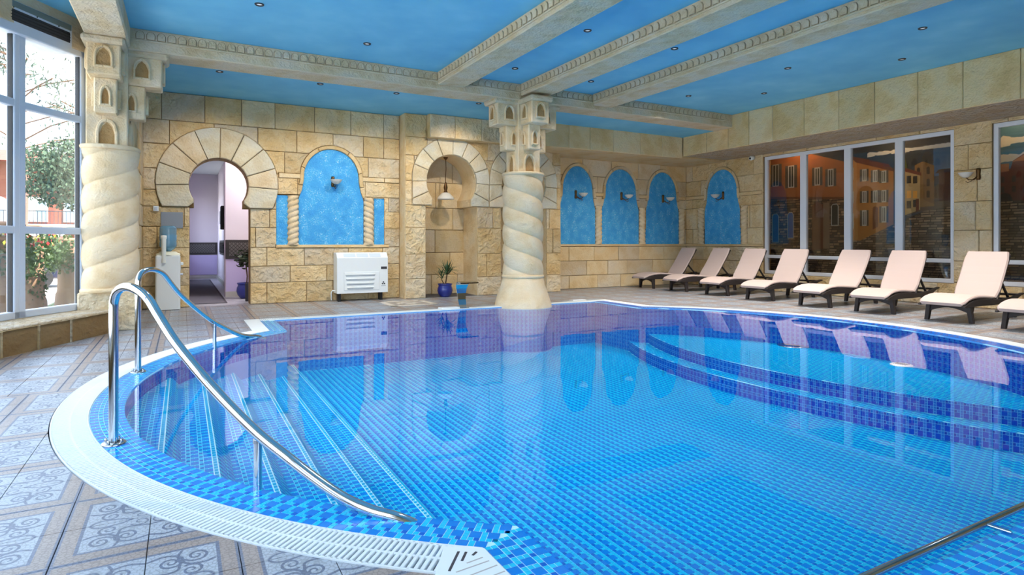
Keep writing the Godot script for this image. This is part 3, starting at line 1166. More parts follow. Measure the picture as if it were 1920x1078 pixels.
func pool() -> void:
	var flat := Transform3D(Basis(Vector3(1, 0, 0), Vector3(0, 0, -1), Vector3(0, 1, 0)), Vector3.ZERO)
	var pool_t := thing("swimming_pool", "swimming pool lined with blue mosaic tiles, rounded steps at its left", "pool")
	var back_w := 9.485
	var W := outline(0.4, back_w)
	var Tl := outline(0.2, 9.50)
	var fl := -0.80
	var floor_mods := []
	var g := MB.new()
	# basin: rim, walls and floor as the grout bed below the mosaics
	var m := W.size()
	var cut := cut_ring(Tl, W)
	var bed := MB.new()
	for q in cut:
		bed.prism(q, -0.016, -0.004, 0.0, flat)
	part(pool_t, "rim_bed", bed.mesh(), M.rim_grout)
	var wl := MB.new()
	for i in m:
		var a := W[i]
		var b := W[(i + 1) % m]
		var e := (b - a).normalized()
		wl.quad(P(a.x, -0.004, a.y), P(b.x, -0.004, b.y), P(b.x, fl - 0.05, b.y), P(a.x, fl - 0.05, a.y), Vector3(-e.y, 0, -e.x))
	part(pool_t, "side_wall", wl.mesh(), M.wall_grout)
	g.prism(W, fl - 0.15, fl, 0.0, flat)
	# steps in the left bay
	var xs := [-0.5, -0.1, 0.2, 0.52, 0.84, 1.15, 1.46]
	var ys := [-0.14, -0.25, -0.36, -0.47, -0.58, -0.69]
	var treads := []
	for k in 6:
		for q in Geometry2D.intersect_polygons(W, rect(xs[k], 1.17, xs[k + 1], 9.4)):
			g.prism(q, fl, ys[k], 0.0, flat)
			treads.append([q, ys[k]])
	# the raised shelf in the right bay, two curved steps
	var up: Array = Geometry2D.intersect_polygons(W, arc(12.25, 5.3, 5.8, 0, 360, 160))
	var low: Array = Geometry2D.intersect_polygons(W, arc(12.60, 5.3, 6.4, 0, 360, 160))
	for q in low:
		g.prism(q, fl, -0.62, 0.0, flat)
	for q in up:
		g.prism(q, fl, -0.46, 0.0, flat)
		lay_mosaic(floor_mods, q, raised(flat, -0.46))
	for q in low:
		for s in Geometry2D.clip_polygons(q, up[0]):
			lay_mosaic(floor_mods, s, raised(flat, -0.62))
	var bottom: Array = Geometry2D.intersect_polygons(W, rect(1.46, 1.1, 9.0, 9.6))
	for q in bottom:
		for s in Geometry2D.clip_polygons(q, low[0]):
			lay_mosaic(floor_mods, s, raised(flat, fl))
	var step_mods := []
	var riser_mods := []
	var nose_mods := []
	var under := outline(0.34, back_w)
	var lines := MB.new()
	var slope := 0.09
	for k in 6:   # rows counted back from each nosing to the foot of the sloped riser behind it
		var span: Vector2 = spread(treads[k][0])
		for r in 4:
			var x: float = xs[k + 1] - 0.032 - MOD * (r + 1)
			if x < xs[k] - 0.02:
				continue
			var d: float = span.x - MOD + fposmod(0.0245 * r, MOD)
			while d < span.y + 0.01:
				if Geometry2D.is_point_in_polygon(Vector2(x + MOD * 0.5, d + MOD * 0.5), under):
					step_mods.append(Transform3D(Basis(Vector3(0, 0, -1), Vector3(-1, 0, 0), Vector3(0, 1, 0)), P(x + MOD - 0.002, ys[k], d)))
				d += MOD
		var low_y: float = ys[k + 1] if k < 5 else fl
		var down := Vector3(slope, low_y - ys[k], 0)
		var nrm := Vector3(-down.y, slope, 0).normalized()
		var edge := spread(biggest(Geometry2D.intersect_polygons(W, rect(xs[k + 1] - 0.01, 1.0, xs[k + 1], 9.48))))
		g.quad(P(xs[k + 1], ys[k], edge.x), P(xs[k + 1], ys[k], edge.y), P(xs[k + 1] + slope, low_y, edge.y), P(xs[k + 1] + slope, low_y, edge.x), nrm)
		var fit := down.length() / (2.0 * MOD)
		var d2 := edge.x
		while d2 < edge.y:
			for r in 2:
				riser_mods.append(Transform3D(Basis(Vector3(0, 0, -1), -down.normalized() * fit, nrm), P(xs[k + 1], ys[k], d2) + down * (r + 1) * 0.5))
			d2 += MOD
		for q in [0.003, 0.031]:
			lines.box(T(P(xs[k + 1] - q, ys[k] + 0.001, (edge.x + edge.y) / 2)), Vector3(0.006, 0.004, edge.y - edge.x))
		d2 = edge.x
		while d2 < edge.y:
			nose_mods.append(T(P(xs[k + 1] - 0.017, ys[k] + 0.001, d2)))
			d2 += 0.049
	part(pool_t, "basin", g.mesh(), M.pool_grout)
	var mm := mosaic_mesh()
	many(pool_t, "floor_mosaic", mm, M.wet, floor_mods)
	many(pool_t, "step_mosaic", mm, M.wet, step_mods)
	many(pool_t, "riser_mosaic", mm, M.wet, riser_mods)
	part(pool_t, "nosing_joint", lines.mesh(), M.rim_grout)
	many(pool_t, "nosing_mosaic", mosaic_mesh(4, true), M.wet, nose_mods)
	# curved risers and the pool walls
	var wall_mods := []
	for r in [[12.25, 5.8, -0.62, -0.46], [12.60, 6.4, fl, -0.62]]:
		for s in walk(arc(r[0], 5.3, r[1], 148, 212, 60), MOD):
			if Geometry2D.is_point_in_polygon(s[0], W):
				var e: Vector2 = s[1]
				var out := Vector3(s[0].x - r[0], 0, -(s[0].y - 5.3)).normalized()
				var bs := Basis(Vector3.UP.cross(out), Vector3.UP, out)
				var fit: float = (r[3] - r[2]) / (2.0 * MOD)
				for k in 2:
					wall_mods.append(Transform3D(Basis(bs.x, bs.y * fit, bs.z), P(s[0].x, r[2] + k * MOD * fit + 0.002, s[0].y) + bs.x * -MOD / 2))
	for side in ring_sides():
		if side[0] in ["near_notch", "near", "far_notch"]:
			continue
		var off := 0.4 if side[0] != "back" else 0.205
		for s in walk(side[1].call(off), MOD):
			var dirv := Vector3(s[1].x, 0, -s[1].y)
			var out := dirv.cross(Vector3.UP) * -1.0
			if out.dot(P(4.4, 0, 5.2) - P(s[0].x, 0, s[0].y)) < 0.0:
				out = -out
			var bs := Basis(Vector3.UP.cross(out), Vector3.UP, out)
			for k in (3 if side[0] == "left_arc" else 11):
				wall_mods.append(Transform3D(bs, P(s[0].x, -0.02 - (k + 1) * MOD, s[0].y) + bs.x * -MOD / 2))
	for i in 45:   # the tiled plinth that carries the free-standing column
		var a := TAU * i / 45.0
		var o := Vector3(cos(a), 0, sin(a))
		var bs := Basis(Vector3.UP.cross(o), Vector3.UP, o)
		for k in 10:
			wall_mods.append(Transform3D(bs, P(5.50, -0.04 - (k + 1) * MOD, 9.62) + o * 0.53 - bs.x * MOD / 2))
	var pm := MB.new()
	pm.lathe(PackedVector2Array([Vector2(0.53, -0.8), Vector2(0.53, -0.03), Vector2(0.0, -0.03)]), 45, T(P(5.50, 0, 9.62)))
	part(pool_t, "column_plinth", pm.mesh(), M.wall_grout)
	many(pool_t, "wall_mosaic", mosaic_mesh(-1, false, true), M.wet, wall_mods)
	# the rim: the nearest mosaic tiles one by one, the others joined
	var rim := []
	for side in ring_sides():
		if side[0] == "back":
			continue
		for j in 3:
			for q in rim_row(side[1].call(0.4 - MOD * 0.5 - j * MOD), j, j == 2):
				q.append(side[0] in ["right_arc", "right_notch"])
				rim.append(q)
	rim.sort_custom(func(a, b): return a[0] < b[0])
	var pieces := tile_pieces()
	var single := []
	for i in 6:
		single.append(mosaic_mesh(i, true))
	var far := []
	var cropped := mosaic_mesh_cropped()
	var far_crop := []
	var cobalt_rim := []
	var n := 0
	for r in rim:
		if r[0] > 1.9 and n < 290 and r[1].origin.z < -0.2:
			for i in 6:
				if r[2] and pieces[i][1] > 0.04:
					continue
				var k = pieces[i]
				var o := part(pool_t, "mosaic_tile", single[i], M.mosaic)
				o.transform = r[1] * Transform3D(Basis(), Vector3(k[0] + k[2] / 2, k[1] + k[3] / 2, 0.0011))
				n += 1
		elif r[3]:
			cobalt_rim.append(r[1])
		elif r[2]:
			far_crop.append(r[1])
		else:
			far.append(r[1])
	many(pool_t, "rim_mosaic", mm, M.mosaic, far)
	many(pool_t, "cobalt_rim_mosaic", mosaic_mesh(-1, false, true), M.mosaic, cobalt_rim)
	many(pool_t, "rim_edge_mosaic", cropped, M.mosaic, far_crop)
	# water
	var wb := MB.new()
	wb.prism(W, WATER - 0.001, WATER, 0.0, flat)
	var wm := MB.new()
	for i in range(0, wb.v.size(), 3):
		if wb.n[i].y > 0.9:
			wm.t3(wb.v[i], wb.v[i + 1], wb.v[i + 2], Vector3.UP, Vector3.UP, Vector3.UP)
	var wt := part(self, "pool_water", wm.mesh(), M.water)
	wt.set_meta("label", "still clear water filling the blue mosaic pool to its brim")
	wt.set_meta("category", "water")
	wt.set_meta("kind", "stuff")
	grating()
	for c in [[8.34, 6.10, 0.24], [8.24, 4.45, 0.13]]:
		var dm := MB.new()
		dm.lathe(PackedVector2Array([Vector2(c[2], 0), Vector2(c[2], 0.012), Vector2(c[2] * 0.9, 0.018), Vector2(0, 0.018)]), 28)
		var dc := thing("drain_cover", "round grey drain cover on the pool's raised shelf" if c[2] > 0.2 else "small round white fitting on the pool's raised shelf, right of the grey cover", "drain cover" if c[2] > 0.2 else "pool fitting", P(c[0], -0.46, c[1]))
		part(dc, "plate", dm.mesh(), M.steel if c[2] > 0.2 else M.white)
		for k in 6:
			part(dc, "slot", bx(Vector3(c[2] * 0.9, 0.004, 0.012)), M.dark, Vector3(0, 0.019, c[2] * (k - 2.5) * 0.22))


func spread(q: PackedVector2Array) -> Vector2:
	var lo := 1e9
	var hi := -1e9
	for p in q:
		lo = minf(lo, p.y)
		hi = maxf(hi, p.y)
	return Vector2(lo, hi)


func spread_x(q: PackedVector2Array) -> Vector2:
	var lo := 1e9
	var hi := -1e9
	for p in q:
		lo = minf(lo, p.x)
		hi = maxf(hi, p.x)
	return Vector2(lo, hi)


func raised(tr: Transform3D, y: float) -> Transform3D:
	return Transform3D(tr.basis, tr.origin + Vector3(0, y, 0))


func cut_ring(outer: PackedVector2Array, inner: PackedVector2Array) -> Array:   # a ring as simple polygons, split down the middle
	var out := []
	for half in [rect(-10, -10, 4.4, 20), rect(4.4, -10, 20, 20)]:
		for p in Geometry2D.intersect_polygons(outer, half):
			out.append_array(Geometry2D.clip_polygons(p, inner))
	return out


func mosaic_mesh_cropped() -> ArrayMesh:
	var b := MB.new()
	var ps := tile_pieces()
	for i in 3:
		var k = ps[i]
		b.col = k[4]
		b.box(Transform3D(Basis(), Vector3(k[0] + k[2] / 2, k[1] + k[3] / 2, 0.0011)), Vector3(k[2], k[3], 0.0022))
	return b.mesh()


func rim_row(path: PackedVector2Array, j: int, last: bool) -> Array:
	var out := []
	if path.size() < 2:
		return out
	var i := 0
	var l := 0.0
	for k in path.size() - 1:
		l += path[k].distance_to(path[k + 1])
	for s in walk(path, l / maxf(1.0, roundf(l / MOD)) - 1e-5):
		var d := Vector3(s[1].x, 0, -s[1].y)
		var side := Vector3.UP.cross(d)
		var inward := P(4.2, 0, 5.2) - P(s[0].x, 0, s[0].y)
		if side.dot(inward) > 0.0:
			side = -side
		var ex := d
		if ex.cross(side).y < 0.0:
			ex = -ex
		var bs := Basis(ex, side, Vector3.UP)
		var o := P(s[0].x, -0.004, s[0].y) - ex * (MOD / 2) - side * (MOD / 2)
		out.append([s[0].length(), Transform3D(bs, o), last])
		i += 1
	return out


func grating() -> void:
	var g := thing("overflow_grating", "white slotted overflow grating running round the pool rim", "grating")
	var slats := []
	var rails := MB.new()
	var tray := MB.new()
	for side in ring_sides():
		var mid: PackedVector2Array = side[1].call(0.1)
		if side[0] in ["near_notch", "far_notch", "near"]:
			continue
		if side[0] == "left_arc":
			mid = arc(3.44, 5.2, 4.1, 128.6, 231.4, 90)
		var outer: PackedVector2Array = side[1].call(0.006)
		var inner: PackedVector2Array = side[1].call(0.194)
		for q in [[outer, 0.010, 0.003], [inner, 0.010, 0.003], [mid, 0.012, 0.001]]:
			var pth: PackedVector2Array = q[0]
			for i in pth.size() - 1:
				bar(rails, P(pth[i].x, q[2] - 0.012, pth[i].y), P(pth[i + 1].x, q[2] - 0.012, pth[i + 1].y), q[1], 0.024, 0.0)
		for i in mid.size() - 1:
			bar(tray, P(mid[i].x, -0.095, mid[i].y), P(mid[i + 1].x, -0.095, mid[i + 1].y), 0.2, 0.02, 0.0)
		for s in walk(mid, 0.0245):
			var d := Vector3(s[1].x, 0, -s[1].y)
			slats.append([s[0].length(), Transform3D(Basis(d, Vector3.UP, d.cross(Vector3.UP)), P(s[0].x, -0.007, s[0].y))])
	slats.sort_custom(func(a, b): return a[0] < b[0])
	var sm := bx(Vector3(0.0138, 0.020, 0.19), 0.002)
	var rest := []
	for i in slats.size():
		if i < 296:
			var o := part(g, "slat", sm, M.white)
			o.transform = slats[i][1]
		else:
			rest.append(slats[i][1])
	many(g, "far_slats", sm, M.white, rest)
	part(g, "edge_rails", rails.mesh(), M.white)
	part(g, "drain_channel", tray.mesh(), M.dark)
	# solid plates where the grating turns: the slotted corner plate near the camera, a plain plate at the far notch
	var flat := Transform3D(Basis(Vector3(1, 0, 0), Vector3(0, 0, -1), Vector3(0, 1, 0)), Vector3.ZERO)
	var near := PackedVector2Array([Vector2(0.865, 2.115), Vector2(0.993, 2.03), Vector2(0.993, 0.78), Vector2(0.793, 0.78), Vector2(0.793, 1.86), Vector2(0.745, 1.915)])
	var pl := MB.new()
	pl.prism(near, -0.03, 0.004, 0.002, flat)
	var plate := part(g, "corner_plate", pl.mesh(), M.white)
	var slots := [[Vector2(0.898, 2.05), Vector2(0.815, 1.943), 0.010], [Vector2(0.921, 2.034), Vector2(0.881, 1.983), 0.010], [Vector2(0.955, 2.016), Vector2(0.931, 2.0), 0.010],
		[Vector2(0.890, 1.961), Vector2(0.958, 1.970), 0.006], [Vector2(0.833, 1.925), Vector2(0.968, 1.938), 0.006], [Vector2(0.86, 1.882), Vector2(0.98, 1.898), 0.006], [Vector2(0.82, 1.83), Vector2(0.985, 1.85), 0.006]]
	for i in slots.size():
		var s = slots[i]
		var e: Vector2 = (s[1] - s[0]).normalized()
		var sl := part(plate, "slot", bx(Vector3(s[2], 0.004, s[0].distance_to(s[1]))), M.dark if i < 3 else M.tile_body)
		sl.transform = Transform3D(Basis.looking_at(Vector3(e.x, 0, -e.y)), P((s[0].x + s[1].x) / 2, 0.0025, (s[0].y + s[1].y) / 2))
	var fp := MB.new()
	fp.prism(PackedVector2Array([Vector2(0.793, 8.45), Vector2(0.865, 8.29), Vector2(0.993, 8.37), Vector2(0.993, 9.69), Vector2(0.793, 9.69)]), -0.03, 0.004, 0.002, flat)
	part(g, "corner_plate", fp.mesh(), M.white)
	var rp := MB.new()
	rp.prism(PackedVector2Array([Vector2(7.23, 9.69), Vector2(7.43, 9.69), Vector2(7.43, 9.49), Vector2(7.23, 9.49)]), -0.03, 0.004, 0.002, flat)
	part(g, "corner_plate", rp.mesh(), M.white)
	# a white skimmer lid on the far deck
	var sk := thing("skimmer_lid", "small white skimmer lid on the deck right of the twisted column", "lid", P(6.85, 0.0, 9.80), 0.05)
	part(sk, "plate", bx(Vector3(0.34, 0.012, 0.14), 0.004), M.white, Vector3(0, 0.006, 0))
	part(sk, "rim", bx(Vector3(0.26, 0.006, 0.07), 0.002), M.frame, Vector3(0, 0.015, 0))
	# access hatch in the deck: a paler square frame of tile
	var h := thing("deck_hatch", "square access hatch with pale tile frame in the far deck", "hatch", P(3.72, 0.0, 10.88))
	var hb := MB.new()
	for s in [0.78, 0.30]:
		for k in 4:
			var t := Transform3D(Basis(Vector3.UP, k * PI / 2), Vector3.ZERO)
			hb.box(t * T(Vector3(0, 0.004, s / 2)), Vector3(s + 0.11, 0.008, 0.11), 0.002)
	part(h, "tile_frame", hb.mesh(), mat(0.80, 0.78, 0.74, 0.5))
	part(h, "tile_inset", bx(Vector3(0.66, 0.005, 0.66)), mat(0.62, 0.60, 0.58, 0.5), Vector3(0, 0.0025, 0))


# ---------- windows of the right wall and the painted street behind them ----------
func fill(im: Image, s: float, pts: Array, k: Color) -> void:   # pts: (depth, height) in metres; s pixels to the metre
	var p := PackedVector2Array()
	for q in pts:
		p.append(Vector2((10.6 - q[0]) * s, (3.5 - q[1]) * s))
	var lo := int(p[0].y)
	var hi := lo
	for q in p:
		lo = mini(lo, int(q.y))
		hi = maxi(hi, int(ceil(q.y)))
	for y in range(maxi(lo, 0), mini(hi, im.get_height() - 1) + 1):
		var xs := []
		for i in p.size():
			var a := p[i]
			var b := p[(i + 1) % p.size()]
			if (a.y <= y + 0.5) != (b.y <= y + 0.5):
				xs.append(a.x + (y + 0.5 - a.y) / (b.y - a.y) * (b.x - a.x))
		xs.sort()
		for i in range(0, xs.size() - 1, 2):
			im.fill_rect(Rect2i(int(xs[i]), y, maxi(1, int(xs[i + 1]) - int(xs[i])), 1), k)


func shutter_window(im: Image, s: float, d: float, y: float, w: float, h: float, lean: float, frame: Color, glass_c: Color, shutters := true) -> void:
	var q := func(d0: float, y0: float, d1: float, y1: float, k: Color) -> void:
		fill(im, s, [[d0, y0 + lean * (d - d0)], [d1, y0 + lean * (d - d1)], [d1, y1 + lean * (d - d1)], [d0, y1 + lean * (d - d0)]], k)
	if shutters:
		q.call(d + w * 0.95, y - h / 2, d + w / 2, y + h / 2, Color(0.30, 0.29, 0.26))
		q.call(d - w / 2, y - h / 2, d - w * 0.95, y + h / 2, Color(0.30, 0.29, 0.26))
	q.call(d + w / 2, y - h / 2, d - w / 2, y + h / 2, frame)
	q.call(d + w / 2 - 0.025, y - h / 2 + 0.025, d + 0.012, y + h / 2 - 0.025, glass_c)
	q.call(d - 0.012, y - h / 2 + 0.025, d - w / 2 + 0.025, y + h / 2 - 0.025, glass_c)


func mural_print() -> ImageTexture:
	var s := 190.0
	var im := Image.create(1900, 660, false, Image.FORMAT_RGB8)
	var w := 1900
	for y in 660:      # dusk sky, painted in bands
		var t := y / 660.0
		im.fill_rect(Rect2i(0, y, w, 1), Color(0.10, 0.15, 0.20).lerp(Color(0.24, 0.30, 0.36), clampf(t * 2.2, 0, 1)))
	fill(im, s, [[6.4, 3.0], [5.2, 3.1], [4.0, 3.1], [4.0, 2.4], [6.4, 2.45]], Color(0.20, 0.38, 0.55))
	fill(im, s, [[5.6, 3.5], [1.0, 3.5], [1.0, 2.5], [5.6, 2.5]], Color(0.22, 0.42, 0.56))
	var r := RandomNumberGenerator.new()
	r.seed = 19
	for c in [[7.7, 6.2, 3.03, 0.05], [5.5, 3.2, 2.96, 0.10], [5.5, 3.6, 2.66, 0.08]]:
		var d: float = c[0]
		while d > c[1]:
			var h: float = c[3] * r.randf_range(0.5, 1.1)
			fill(im, s, [[d, c[2] - h], [d - 0.16, c[2] - h * 0.8], [d - 0.16, c[2] + h * 0.7], [d - 0.05, c[2] + h], [d, c[2] + h * 0.5]], Color(0.74, 0.78, 0.79))
			d -= 0.1
	# cobbled street and rubble stone
	var stones := func(poly: Array, base: Color, bw: float, bh: float, dark: float) -> void:
		fill(im, s, poly, Color(0.16, 0.11, 0.08))
		var pp := PackedVector2Array()
		for q in poly:
			pp.append(Vector2(q[0], q[1]))
		var y := 0.0
		while y < 3.2:
			var d := 1.0 + r.randf() * bw
			while d < 10.5:
				var bw2 := bw * r.randf_range(0.5, 1.3)
				if Geometry2D.is_point_in_polygon(Vector2(d + bw2 / 2, y + bh / 2), pp):
					var k := base.darkened(r.randf() * dark)
					fill(im, s, [[d + bw2 - 0.012, y], [d, y + r.randf() * 0.012], [d, y + bh - 0.012], [d + bw2 - 0.012, y + bh - 0.012]], k)
				d += bw2
			y += bh
	stones.call([[10.6, 0.0], [10.6, 1.35], [8.2, 1.25], [7.2, 1.5], [6.5, 1.80], [5.9, 1.95], [5.4, 1.95], [4.0, 2.0], [1.0, 1.9], [1.0, 0.0]], Color(0.66, 0.56, 0.44), 0.16, 0.05, 0.6)
	fill(im, s, [[7.0, 1.7], [6.3, 2.3], [5.9, 2.3], [5.9, 1.9], [6.5, 1.78]], Color(0.36, 0.30, 0.24))
	# far tower, dome and red house
	fill(im, s, [[6.30, 1.95], [6.30, 2.52], [5.9, 2.54], [5.9, 1.97]], Color(0.30, 0.16, 0.12))
	fill(im, s, [[6.36, 2.5], [6.30, 2.57], [5.9, 2.58], [5.9, 2.52]], Color(0.24, 0.14, 0.12))
	fill(im, s, [[6.62, 2.72], [6.60, 2.86], [6.54, 2.95], [6.46, 2.95], [6.40, 2.86], [6.39, 2.70]], Color(0.20, 0.20, 0.20))
	fill(im, s, [[6.74, 1.85], [6.74, 2.70], [6.60, 2.76], [6.38, 2.66], [6.38, 1.86]], Color(0.58, 0.44, 0.25))
	fill(im, s, [[6.58, 2.0], [6.58, 2.76], [6.38, 2.66], [6.38, 1.9]], Color(0.50, 0.37, 0.21))
	for q in [[6.67, 2.57], [6.49, 2.57], [6.67, 2.33], [6.49, 2.33], [6.49, 2.1]]:
		fill(im, s, [[q[0] + 0.03, q[1] - 0.07], [q[0] - 0.03, q[1] - 0.07], [q[0] - 0.03, q[1] + 0.06], [q[0], q[1] + 0.08], [q[0] + 0.03, q[1] + 0.06]], Color(0.20, 0.15, 0.10))
	fill(im, s, [[7.0, 2.66], [6.94, 2.95], [6.88, 2.66]], Color(0.36, 0.42, 0.20))
	# cream house
	fill(im, s, [[7.05, 2.66], [6.64, 2.50], [6.64, 1.80], [7.05, 1.66]], Color(0.78, 0.68, 0.46))
	fill(im, s, [[7.08, 2.74], [6.62, 2.54], [6.62, 2.48], [7.08, 2.65]], Color(0.46, 0.22, 0.14))
	for c in 3:
		for row in 3:
			var d := 6.97 - 0.12 * c
			var y: float = [2.44, 2.14, 1.90][row] - 0.012 * c + (0.03 * c if row == 2 else 0.0)
			fill(im, s, [[d + 0.04, y - 0.08], [d - 0.04, y - 0.08], [d - 0.04, y + 0.07], [d + 0.04, y + 0.07]], Color(0.98, 0.72, 0.30) if row == 1 and c > 0 else Color(0.22, 0.20, 0.18))
	fill(im, s, [[6.72, 1.77], [6.66, 1.79], [6.66, 2.02], [6.72, 2.02]], Color(0.44, 0.22, 0.12))
	# ochre house with three rows of windows
	fill(im, s, [[8.12, 3.05], [7.93, 2.90], [7.15, 2.62], [7.15, 1.52], [7.86, 1.18], [8.12, 1.20]], Color(0.70, 0.46, 0.20))
	fill(im, s, [[8.12, 3.05], [7.93, 2.90], [7.90, 1.20], [8.12, 1.20]], Color(0.76, 0.54, 0.28))
	fill(im, s, [[8.10, 3.07], [7.95, 2.90], [7.12, 2.61], [7.25, 2.78]], Color(0.40, 0.20, 0.15))
	for c in 4:
		for row in 3:
			var d: float = [8.03, 7.765, 7.53, 7.35][c]
			var y: float = [2.60, 2.13, 1.67][row] + [0.06, 0.0, -0.04, -0.07][c] * [1.0, 0.15, -0.9][row]
			if row == 2 and c == 2:
				continue
			shutter_window(im, s, d, y, 0.10 if c else 0.07, 0.26 if row < 2 else 0.34, 0.0, Color(0.80, 0.80, 0.74), Color(0.14, 0.17, 0.17), c > 0)
	fill(im, s, [[7.58, 1.42], [7.47, 1.48], [7.47, 1.88], [7.53, 1.92], [7.58, 1.89]], Color(0.46, 0.24, 0.10))
	# orange house on a rubble ground floor
	fill(im, s, [[10.6, 3.5], [10.6, 2.2], [8.12, 2.1], [8.12, 2.92], [9.1, 3.25]], Color(0.62, 0.37, 0.19))
	stones.call([[10.6, 0.9], [10.6, 2.26], [8.15, 2.12], [8.15, 1.15], [9.0, 0.85]], Color(0.66, 0.52, 0.37), 0.15, 0.06, 0.65)
	fill(im, s, [[10.6, 2.32], [8.12, 2.15], [8.12, 2.10], [10.6, 2.26]], Color(0.42, 0.25, 0.14))
	fill(im, s, [[9.0, 0.95], [8.72, 1.0], [8.72, 2.0], [8.86, 2.1], [9.0, 2.0]], Color(0.40, 0.22, 0.11))
	fill(im, s, [[8.72, 1.0], [8.56, 1.0], [8.56, 2.05], [8.72, 2.05]], Color(0.52, 0.42, 0.32))
	for q in [[9.985, 2.81, 0.18, 0.55], [9.55, 2.74, 0.17, 0.54], [8.865, 2.68, 0.14, 0.42], [8.535, 2.62, 0.14, 0.40]]:
		shutter_window(im, s, q[0], q[1], q[2], q[3], 0.0, Color(0.74, 0.72, 0.66), Color(0.13, 0.15, 0.15))
	for q in [[9.99, 1.50, 0.2, 0.72], [9.565, 1.56, 0.17, 0.64], [8.435, 1.77, 0.18, 0.5]]:
		var d: float = q[0]
		var hw: float = q[2] / 2
		for k in 2:
			var i := 0.02 * k
			fill(im, s, [[d + hw - i, q[1] - q[3] / 2 + i], [d - hw + i, q[1] - q[3] / 2 + i], [d - hw + i, q[1] + q[3] * 0.4], [d - hw * 0.5, q[1] + q[3] * 0.5 - i], [d + hw * 0.5, q[1] + q[3] * 0.5 - i], [d + hw - i, q[1] + q[3] * 0.4]], Color(0.70, 0.70, 0.64) if k == 0 else (Color(0.12, 0.34, 0.60) if q[0] > 9 else Color(0.18, 0.18, 0.16)))
	# the red terrace seen through the second window
	fill(im, s, [[5.6, 2.44], [5.14, 2.46], [5.1, 2.60], [4.95, 2.70], [4.6, 2.80], [4.2, 2.7], [3.2, 2.75], [3.2, 1.85], [5.6, 1.9]], Color(0.36, 0.17, 0.12))
	fill(im, s, [[5.42, 2.40], [5.16, 2.42], [5.16, 2.56], [5.42, 2.56]], Color(0.62, 0.44, 0.32))
	fill(im, s, [[5.12, 2.58], [4.9, 2.72], [4.6, 2.84], [4.6, 2.6]], Color(0.66, 0.48, 0.34))
	for c in 6:
		for row in 2:
			var d := 5.26 - 0.17 * c
			fill(im, s, [[d + 0.03, 2.22 - row * 0.18], [d - 0.03, 2.22 - row * 0.18], [d - 0.03, 2.33 - row * 0.18], [d + 0.03, 2.33 - row * 0.18]], Color(0.20, 0.14, 0.12))
	fill(im, s, [[5.34, 1.88], [5.30, 2.0], [5.22, 2.04], [5.14, 2.0], [5.10, 1.88]], Color(0.16, 0.12, 0.10))
	return ImageTexture.create_from_image(im)


